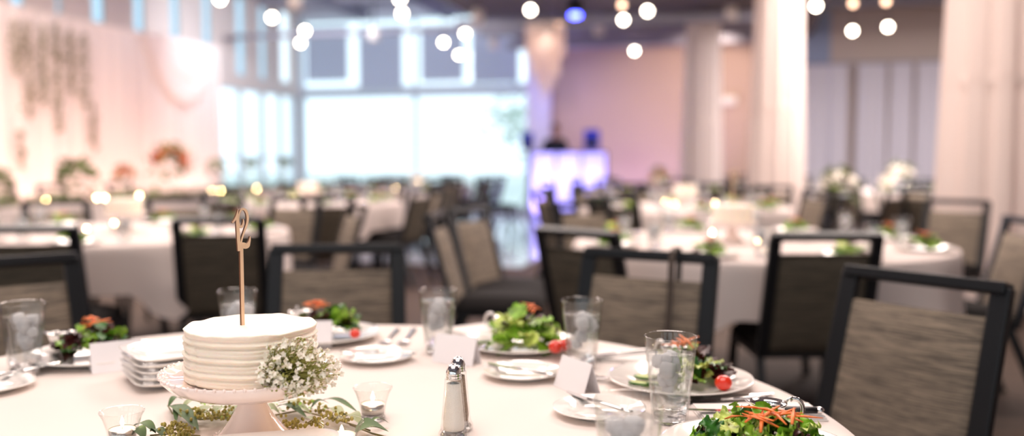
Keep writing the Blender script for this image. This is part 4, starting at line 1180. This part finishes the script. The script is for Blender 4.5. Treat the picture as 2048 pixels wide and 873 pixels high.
for i, (px_, R_, ms, hv, lab) in enumerate([(5, .16, ['foliage'], .12, 'green foliage ball at the left edge of the head table'), (168, .20, ['foliage'], .16, 'olive green foliage ball in front of the peach drape'),
        (262, .12, ['fl_red','fl_orange'], .20, 'small coral flower arrangement on the head table'), (355, .24, ['fl_red','fl_orange','fl_red'], .27, 'large coral and orange flower arrangement, biggest on the head table'),
        (443, .13, ['foliage','fl_white'], .25, 'small green arrangement at the right end of the drape'), (516, .10, ['foliage'], .30, 'small green sprig arrangement before the left windows'), (580, .13, ['foliage'], .32, 'flat green arrangement at the window end of the head table')]):
    t_ = ht_at(px_); bouquet(HT(t_, -.08, ZT), R_, [M[m_] for m_ in ms], lab, seed=70+i, flat=.85 if px_ != 580 else .35, hv=hv)
for px_ in (155, 232, 377, 395, 150, 45, 470):
    t_ = ht_at(px_); put(vt, HT(t_, .24 + .03*(px_ % 3), ZT), 0, 'glowing candle cup along the front of the head table', group='candle cups on the head table', scale=1.5)
for px_ in (105, 300, 420, 205):
    t_ = ht_at(px_); pp = HT(t_, -1.25); HTP.clear(); place_chair(pp.x, pp.y, rx.x, rx.y, 'chair behind the long head table, before the drape', 'chairs behind the head table')
# white round bouquets at the right
for i, (px_, Y, R_, lab) in enumerate([(1676, 8.9, .17, 'large white flower ball on a table before the pale curtains'), (1727, 12.1, .14, 'smaller white flower ball further back before the curtains')]):
    pass
b1 = (4.9-.55, 8.6+.1)
bouquet((D(1678, 320, 8.3).x+.0, 8.3, .0), .19, [M['fl_white']], 'large white flower ball on a stand before the pale curtains', seed=91, vase=False, flat=.9, hv=.82)
bp_ = (D(1678, 320, 8.3).x, 8.3)
r = thing('cocktail_stand', 'slim stand under the large white flower ball before the curtains', 'stand', (bp_[0], bp_[1], 0)); b = MB(); b.lathe([(.14,0),(.14,.02),(.02,.03),(.02,.80),(.12,.81),(.12,.83),(0,.83)], 24); b.build('pole', M['black_metal'], r)
bouquet((1.9, 11.9-.35, ZT), .16, [M['fl_white'], M['fl_orange']], 'white and peach flowers on the fourth-row table right of the aisle', seed=92, hv=.12)
bouquet((5.0, 12.0-.4, ZT), .18, [M['fl_white']], 'white flowers on the far table before the curtains', seed=93, hv=.15)

# ------------------------------------------------------------------ DJ corner
DY = 16.9
bx0 = D(1062, 320, DY).x; bx1 = D(1212, 320, DY).x
dj = thing('dj_booth', 'glowing white-violet folding booth front before the window wall corner', 'booth', ((bx0+bx1)/2, DY, 0), YAW)
wB = (bx1-bx0)/math.cos(YAW); pw = wB/3
for k in range(3):
    b = MB(); b.box((-wB/2+pw*(k+.5), 0, .67), (pw-.03, .01, 1.26)); b.build('scrim_panel', M['scrim'], dj)
b = MB()
for k in range(4): b.box((-wB/2+pw*k, 0, .66), (.03,.03,1.32))
b.box((0,0,1.31), (wB,.03,.03)); b.box((0,0,.03), (wB,.03,.03)); b.build('frame', M['black_metal'], dj)
b = MB(); b.box((0, .42, .88), (wB*.7, .5, .03)); 
for sx in (-1,1): b.box((sx*wB*.33, .42, .43), (.04,.4,.86))
tag(b.build('equipment_table', M['black']), 'black equipment table behind the glowing booth front', 'table').location = dj.location; bpy.data.objects['equipment_table'].rotation_euler = (0,0,YAW)
def speaker(px_, py0, py1, w, Y, lab):
    p0 = D(px_, py1, Y); p1 = D(px_, py0, Y); h = p1.z-p0.z
    r = thing('speaker', lab, 'speaker', (p0.x, Y, p0.z), YAW*.5)
    b = MB(); b.add([(-w/2,-.15,0),(w/2,-.15,0),(w*.36,.17,0),(-w*.36,.17,0),(-w/2,-.15,h),(w/2,-.15,h),(w*.36,.17,h),(-w*.36,.17,h)], [(3,2,1,0),(4,5,6,7),(0,1,5,4),(1,2,6,5),(2,3,7,6),(3,0,4,7)], 0, False)
    cab_ = b.build('cabinet', M['speaker'], r)
    b = MB(); b.box((0,-.153,h*.5), (w*.88,.008,h*.9)); b.build('grille', M['speaker'], cab_)
    b = MB(); b.lathe([(0,0),(w*.34,0),(w*.38,.006)], 24); o = b.build('woofer', M['black'], cab_); o.rotation_euler = (PI/2,0,0); o.location = (0,-.158,h*.33)
    s_ = thing('speaker_stand', 'tripod stand under the ' + lab.replace('blue-lit ', ''), 'stand', (p0.x, Y, 0))
    b = MB(); b.tube([(0,0,.1),(0,0,p0.z)], .018, 8); b.build('pole', M['black_metal'], s_)
    for k in range(3):
        a = 2*PI*k/3+.4; b = MB(); b.tube([(0,0,.5),(math.cos(a)*.4, math.sin(a)*.4, .012)], .012, 6); b.build('leg', M['black_metal'], s_)
speaker(1056, 266, 300, .23, 17.5, 'blue-lit speaker left of the booth, before the bright window')
speaker(1184, 260, 300, .30, 17.5, 'blue-lit speaker right of the booth, before the tan wall')

# the person behind the booth
def person(loc, rz):
    import bmesh
    me = bpy.data.meshes.new('skel'); J = {
     'pelvis':((0,0,.93),.13),'waist':((0,0,1.08),.12),'chest':((0,-.01,1.27),.145),'uchest':((0,0,1.40),.12),'neck':((0,.0,1.49),.055),'neck2':((0,-.01,1.54),.05),
     'shL':((.17,0,1.41),.065),'elL':((.24,-.05,1.14),.045),'wrL':((.19,-.26,1.02),.030),'paL':((.18,-.31,1.005),.032),
     'shR':((-.17,0,1.41),.065),'elR':((-.24,-.05,1.14),.045),'wrR':((-.19,-.26,1.02),.030),'paR':((-.18,-.31,1.005),.032),
     'hiL':((.095,0,.88),.095),'knL':((.10,-.02,.49),.06),'anL':((.10,.02,.09),.04),'toL':((.11,-.14,.035),.035),
     'hiR':((-.095,0,.88),.095),'knR':((-.10,-.02,.49),.06),'anR':((-.10,.02,.09),.04),'toR':((-.11,-.14,.035),.035)}
    E = [('pelvis','waist'),('waist','chest'),('chest','uchest'),('uchest','neck'),('neck','neck2')]
    for s in 'LR': E += [('uchest','sh'+s),('sh'+s,'el'+s),('el'+s,'wr'+s),('wr'+s,'pa'+s),('pelvis','hi'+s),('hi'+s,'kn'+s),('kn'+s,'an'+s),('an'+s,'to'+s)]
    for s, sx in (('L',1),('R',-1)):
        for f in range(5):
            n1_, n2_ = 'f%s%da'%(s,f), 'f%s%db'%(s,f)
            if f < 4: p1 = (sx*(.18)+(-.024+.016*f), -.365-(.006 if f in (1,2) else 0), 1.0); p2 = (p1[0], p1[1]-.03, .985)
            else: p1 = (sx*.18-sx*.045, -.325, 1.0); p2 = (sx*.18-sx*.055, -.35, .99)
            J[n1_] = (p1,.009); J[n2_] = (p2,.008); E += [('pa'+s,n1_),(n1_,n2_)]
    names = list(J); idx = {n:i for i,n in enumerate(names)}
    me.from_pydata([J[n][0] for n in names], [(idx[a],idx[b_]) for a,b_ in E], [])
    tmp = bpy.data.objects.new('skel', me); COL.objects.link(tmp)
    m = tmp.modifiers.new('s','SKIN'); 
    if not me.skin_vertices: 
        bm = bmesh.new(); bm.from_mesh(me); bm.verts.layers.skin.verify(); bm.to_mesh(me); bm.free()
    for i,n in enumerate(names):
        r0 = J[n][1]; me.skin_vertices[0].data[i].radius = (r0*(1.25 if n in ('chest','waist','pelvis','uchest') else 1), r0*(.85 if n in ('chest','waist','pelvis','uchest') else 1)); me.skin_vertices[0].data[i].use_root = (n=='pelvis')
    m2 = tmp.modifiers.new('u','SUBSURF'); m2.levels = 2; m2.render_levels = 2
    dg = bpy.context.evaluated_depsgraph_get(); dg.update()
    bm_ = bpy.data.meshes.new_from_object(tmp.evaluated_get(dg)); bpy.data.objects.remove(tmp)
    # head joined into the same mesh
    b = MB(); b.v = [tuple(v.co) for v in bm_.vertices]; b.f = [tuple(p.vertices) for p in bm_.polygons]; b.sm = [True]*len(b.f)
    b.mi = []
    for p in bm_.polygons:
        c = p.center; b.mi.append(1 if (c.z > 1.475 or (c.y < -.265 and c.z > .9)) else 0)
    def head(i, j):
        a = 2*PI*i; e = -PI/2+PI*j
        x = math.cos(e)*math.cos(a); y = math.cos(e)*math.sin(a); z = math.sin(e)
        X = .074*x; Y = .092*y; Z = .115*z
        if z < -.1: X *= 1-.25*(-z); Y = Y*(1-.1*(-z))-.012*(-z)
        nz = math.exp(-((a-1.5*PI)/.16)**2)
        Y -= .020*nz*math.exp(-((z+.12)/.16)**2)             # nose
        Y += .007*(math.exp(-((a-1.5*PI-.38)/.2)**2)+math.exp(-((a-1.5*PI+.38)/.2)**2))*math.exp(-((z-.06)/.12)**2)   # eye sockets
        Y -= .006*math.exp(-((a-1.5*PI)/.3)**2)*math.exp(-((z+.5)/.08)**2)
        return (X, Y-.012, 1.635+Z)
    b.grid(head, 36, 24, mi=1)
    for s in (-1,1): b.ball((s*.076,0,1.63), .022, 8, 6, mi=1, sq=(.4,.7,1.2))
    root = thing('person', 'person in black standing behind the glowing booth, facing the room', 'person', loc, rz); root.scale = (1.07,1.0,1.07)
    b.build('body', [M['dj_shirt'], M['skin']], root)
    b = MB()
    def hair(i, j):
        a = 2*PI*i; e = -.15+(PI/2+.15)*j; k = max(0, -math.sin(a))
        e = max(e, .5*k)
        return (.081*math.cos(e)*math.cos(a), .100*math.cos(e)*math.sin(a)-.006, 1.645+.118*math.sin(e))
    b.grid(hair, 30, 10); b.build('hair', M['hair'], root)
    b = MB()
    for s in (-1,1): b.ball((s*.030,-.092,1.645), .008, 8, 6, sq=(1.3,.5,.7))
    b.box((0,-.098,1.578), (.045,.006,.006)); b.build('face_details', M['hair'], root)
pp = D(1110, 320, 17.95); person((pp.x, 17.95, 0), 0)

# chandelier ---------------------------------------------------------
CZ = 12.2; cp = D(1091, 48, CZ)
root = thing('chandelier', 'tiered blush shell chandelier hanging before the window wall', 'chandelier', (cp.x, CZ, 0))
zt = cp.z; r_ = random.Random(3)
b = MB(); b.tube([(0,0,zt),(0,0,3.46 if False else CEIL)], .008, 6); b.build('cord', M['cord'], root)
tiers = [(.27, zt, .48), (.20, zt-.05, .66), (.13, zt-.1, .80), (.06, zt-.12, .90)]
for (R_, z_, L_) in tiers:
    t = MB(); n_ = int(2*PI*R_/.055)
    for k in range(n_):
        a = 2*PI*k/n_; l = L_*r_.uniform(.9,1.05); m_ = int(l/.055)
        for q_ in range(m_):
            zz = z_-.055*q_-.03; aa = a + r_.uniform(-.02,.02); nx, ny = math.cos(aa+r_.uniform(-.5,.5)), math.sin(aa+r_.uniform(-.5,.5)); tx_, ty_ = -math.sin(aa), math.cos(aa)
            c = Vector((R_*math.cos(aa), R_*math.sin(aa), zz))
            t.add([c+Vector((tx_*.027*math.cos(w_*PI/3), ty_*.027*math.cos(w_*PI/3), .027*math.sin(w_*PI/3))) for w_ in range(6)], [(0,1,2,3,4,5)], 0, False)
    t.build('shell_tier', M['capiz'], root)
b = MB()
for (R_, z_, L_) in tiers: b.tube([(R_*math.cos(2*PI*k/24), R_*math.sin(2*PI*k/24), z_) for k in range(25)], .008, 6)
for k in range(4): b.tube([(0,0,zt+.02),(.27*math.cos(k*PI/2),.27*math.sin(k*PI/2),zt)], .006, 6)
b.build('ring_frame', M['tin'], root)
CHN = (cp.x, CZ, zt-.25)

# hanging globe bulbs ------------------------------------------------
def bulb(px_, py_, dim=False, z=3.18, R_=.05):
    p_ = G(px_, py_, z)
    root = thing('globe_bulb', 'x', 'light', (p_.x, p_.y, z))
    b = MB(); b.ball((0,0,0), R_, 16, 12); b.build('globe', M['bulb_dim'] if dim else M['bulb'], root)
    b = MB(); b.lathe([(0,R_+.05),(.018,R_+.05),(.02,R_-.008),(0,R_-.008)], 12); b.build('socket', M['cord'], root)
    b = MB(); b.tube([(0,0,R_+.04),(0,0,min(CEIL, 3.47 if 1110 < px_ < 1600 else CEIL)-z)], .005, 5); b.build('cord', M['cord'], root)
    return root
BL = [(440,-2,'topmost left, half cut by the top edge'), (544,35,'upper left, alone left of the grey shades'), (610,62,'upper of the touching pair at the left of the window wall'), (601,86,'lower of the touching pair at the left of the window wall'),
      (804,27,'above the middle of the upper windows'), (800,-3,'cut by the top edge above the upper windows'), (887,85,'left of the three by the third shade'), (930,67,'highest of the three by the third shade'), (918,110,'lowest of the three by the third shade'),
      (1061,20,'just above and left of the chandelier'), (1247,40,'lower left of the pair over the tan wall'), (1295,22,'upper right of the pair over the tan wall'), (1269,102,'lowest over the tan wall'), (1430,103,'right beside the furthest draped column'),
      (1632,12,'at the top, right of the middle draped column'), (1705,62,'left of the pair over the pale curtains'), (1776,54,'right of the pair over the pale curtains, brightest')]
for x_, y_, lab in BL: bulb(x_, y_)['label'] = 'bright white globe bulb ' + lab
for x_, y_, lab in [(1085,85,'in front of the chandelier'), (1119,48,'at the upper right of the chandelier'), (1244,10,'at the top above the tan wall'), (1706,7,'at the top above the pale curtains'), (1772,3,'cut by the top edge at right')]:
    bulb(x_, y_, True, R_=.042)['label'] = 'dim warm globe bulb ' + lab
# ceiling spotlights
for x_, y_, lab in [(1462,28,'right of the far draped column, largest'), (1198,58,'over the tan wall'), (956,34,'above the third shade'), (988,88,'before the fourth shade'), (748,70,'before the second shade'), (590,4,'at the top left of the window wall')]:
    p_ = G(x_, y_, 3.3); r = thing('ceiling_spotlight', 'white can spotlight hanging from the ceiling ' + lab, 'light', (p_.x, p_.y, 3.3))
    b = MB(); b.lathe([(0,.12),(.07,.12),(.085,.08),(.095,-.1),(.085,-.1),(.07,.06),(0,.06)], 20); b.build('can', M['lightwhite'], r)
    b = MB(); b.lathe([(0,0),(.06,0)], 16); b.build('lens', M['lightwhite'], r)
    b = MB(); b.tube([(0,0,.12),(0,0,(3.47 if 1110 < x_ < 1600 else CEIL)-3.3)], .012, 6); b.build('stem', M['cord'], r)
p_ = G(1150, 22, 3.3); r = thing('moving_head_light', 'blue glowing stage light on the ceiling right of the chandelier', 'light', (p_.x, p_.y, 3.3))
b = MB(); b.lathe([(.0,.1),(.09,.1),(.11,.0),(.10,-.08)], 20); b.box((0,0,.13),(.2,.14,.06)); b.tube([(0,0,.12),(0,0,.172)], .02, 8); b.build('housing', M['black'], r)
b = MB(); b.ball((0,-.02,-.06), .095, 14, 8, sq=(1,1,.5)); b.build('lens', M['blue_lens'], r)
# exit sign-like white smoke box on the tan wall
r = MB(); r.box((0,0,0), (.42,.10,.16)); o = r.build('wall_box', M['lightwhite']); bevel(o,.03,3)
pz = Zb(1448, 203); o.location = RM(Upx(1448), .06, pz); o.rotation_euler = (0,0,YAW); tag(o, 'small white fixture box high on the tan wall between draped columns', 'fixture')

# ------------------------------------------------------------------ outside
mb = MB(); mb.box((7, 34.4, -.25), (140, 68, .1)); o = mb.build('ground', M['pavement']); o.location = C0; o.rotation_euler = (0,0,YAW); o['kind'] = 'structure'
mb = MB(); mb.box((-30, -5, -.25), (56, 60, .1)); o = mb.build('ground_side', M['pavement']); o.location = C0; o.rotation_euler = (0,0,YAW); o['kind'] = 'structure'
def tree(u, y, h, R_, lab, seed):
    r_ = random.Random(seed); p_ = C0 + rx*u + ry*y
    root = thing('tree', lab, 'tree', (p_.x, p_.y, -.2))
    b = MB(); b.tube([(0,0,0),(.05,0,h*.3),(0,.05,h*.55)], [.16,.12,.06], 8); b.build('trunk', M['trunk'], root)
    b = MB()
    for k in range(14):
        c = Vector((r_.gauss(0,R_*.4), r_.gauss(0,R_*.4), h*.65+r_.gauss(0,R_*.4))); 
        s = R_*r_.uniform(.3,.55)
        for q_ in range(40):
            d = Vector((r_.gauss(0,1), r_.gauss(0,1), r_.gauss(0,1))).normalized(); t = d.cross(Vector((.1,.2,1))).normalized(); e = c+d*s*r_.uniform(.5,1.1); l = .28
            b.add([e, e+(d+t)*l*.5, e+d*l, e+(d-t)*l*.5], [(0,1,2,3)])
    b.build('crown', M['tree_pale'], root)
tree(.2, 21, 5.0, 1.8, 'pale overexposed tree outside, left half of the big window', 1); tree(2.2, 27, 5.2, 2.0, 'pale overexposed tree outside, left of the mullion', 2); tree(6.4, 24, 4.4, 1.8, 'pale overexposed tree outside, right of the mullion', 3)
r = thing('building', 'pale overexposed building outside the right half of the big window', 'building', tuple(C0+rx*9+ry*34+Vector((0,0,-.2))), YAW)
b = MB(); b.box((0,0,1.7),(9,5,3.4)); b.build('walls', M['facade'], r)
b = MB(); b.box((0,0,3.5),(9.4,5.4,.25)); b.build('roof', M['trunk'], r)
for k in range(4): b = MB(); b.box((-3.3+2.2*k,-2.52,1.7),(1.1,.06,1.2)); b.build('window', M['duct'], r)

# ------------------------------------------------------------------ lights
w = bpy.data.worlds.new('world'); sc.world = w; w.use_nodes = True
bg = w.node_tree.nodes['Background']; bg.inputs['Color'].default_value = (*lin((226,243,252)), 1); bg.inputs['Strength'].default_value = 1.8
def area(loc, size, energy, col, rot=(0,0,0), sy=None):
    l = bpy.data.lights.new('area', 'AREA'); l.energy = energy; l.size = size; l.color = col
    if sy: l.shape = 'RECTANGLE'; l.size_y = sy
    o = bpy.data.objects.new('overhead_area_light', l); COL.objects.link(o); o.location = loc; o.rotation_euler = rot; return o
def point(loc, energy, col, r=.1):
    l = bpy.data.lights.new('point', 'POINT'); l.energy = energy; l.color = col; l.shadow_soft_size = r
    o = bpy.data.objects.new('lamp_glow', l); COL.objects.link(o); o.location = loc; return o
def spot(loc, to, energy, col, ang=60, r=.1, blend=.6):
    l = bpy.data.lights.new('spot', 'SPOT'); l.energy = energy; l.color = col; l.spot_size = math.radians(ang); l.spot_blend = blend; l.shadow_soft_size = r
    o = bpy.data.objects.new('spot_light', l); COL.objects.link(o); o.location = loc
    o.rotation_euler = (Vector(to)-Vector(loc)).to_track_quat('-Z', 'Y').to_euler(); return o
o_ = area(tuple(RM(2.4, 5.5, 4.15)), 1.6, 230, (.86,.92,1.0)); o_.rotation_euler = (RM(2.4,0,3.2)-RM(2.4,5.5,4.15)).to_track_quat('-Z','Y').to_euler()  # added wall washer that lifts the dark window wall, no fixture seen
WARM = (1.0, .85, .77)
area((-.3, .6, 3.9), 3.0, 120, WARM)
area((-2.6, 5.2, 4.0), 2.5, 155, WARM)
area((1.8, 5.0, 4.0), 2.5, 165, WARM)
area((-.5, 9.5, 4.1), 2.5, 260, WARM)
area((4.2, 9.0, 3.4), 2.5, 270, WARM)
area((-4.6, 8.8, 4.1), 2.5, 280, (1,.85,.78))
area((6.5, 11.5, 3.9), 2.2, 480, (1,.92,.93))  # added overhead to brighten the curtains
area((.6, 13.6, 4.1), 2.2, 420, (.9,.92,1.0))  # added cool fill that brightens the window end
# warm uplights on the pink drape
for vv in (4.2, 6.0, 7.8, 9.6):
    spot(RM(1.5, v0-3.1+vv, .15), RM(.5, v0-3.1+vv, 1.9), 120, (1.0,.66,.54), 120, .12)
for u_ in (5.9, 7.6): spot(RM(u_, 1.6, .15), RM(u_, 0, 2.0), 150, (.66,.5,1.0), 110, .1)
spot(RM(9.2, 2.2, 3.2), RM(8.6, 0, 2.0), 190, (1.0,.80,.66), 100, .1)
# violet lamps added in front of the scrim for its hot spots
for k in range(3):
    pz_ = dj.matrix_world if False else None
    c_ = Vector((dj.location.x, dj.location.y, 0)) + rx*(-wB/2+pw*(k+.5)) - ry*.30
    point((c_.x, c_.y, .85), 9, (.42,.38,1.0), .05)
point((D(1120,0,17.3).x, 17.3, 2.6), 25, (.3,.3,1.0), .1)
spot(RM(6.3, 3.2, 3.1), RM(6.3, 6.5, 0), 160, (.2,.3,1.0), 80, .1)
point(CHN, 5, (1,.86,.76), .04)

sc.view_settings.view_transform = 'Standard'; sc.view_settings.look = 'None'; sc.view_settings.exposure = 0.08
sc.cycles.max_bounces = 10; sc.cycles.transparent_max_bounces = 24; sc.cycles.transmission_bounces = 10; sc.cycles.diffuse_bounces = 4; sc.cycles.glossy_bounces = 4
sc.cycles.caustics_reflective = False; sc.cycles.caustics_refractive = False
sc.cycles.sample_clamp_indirect = 6
sc.cycles.use_denoising = True
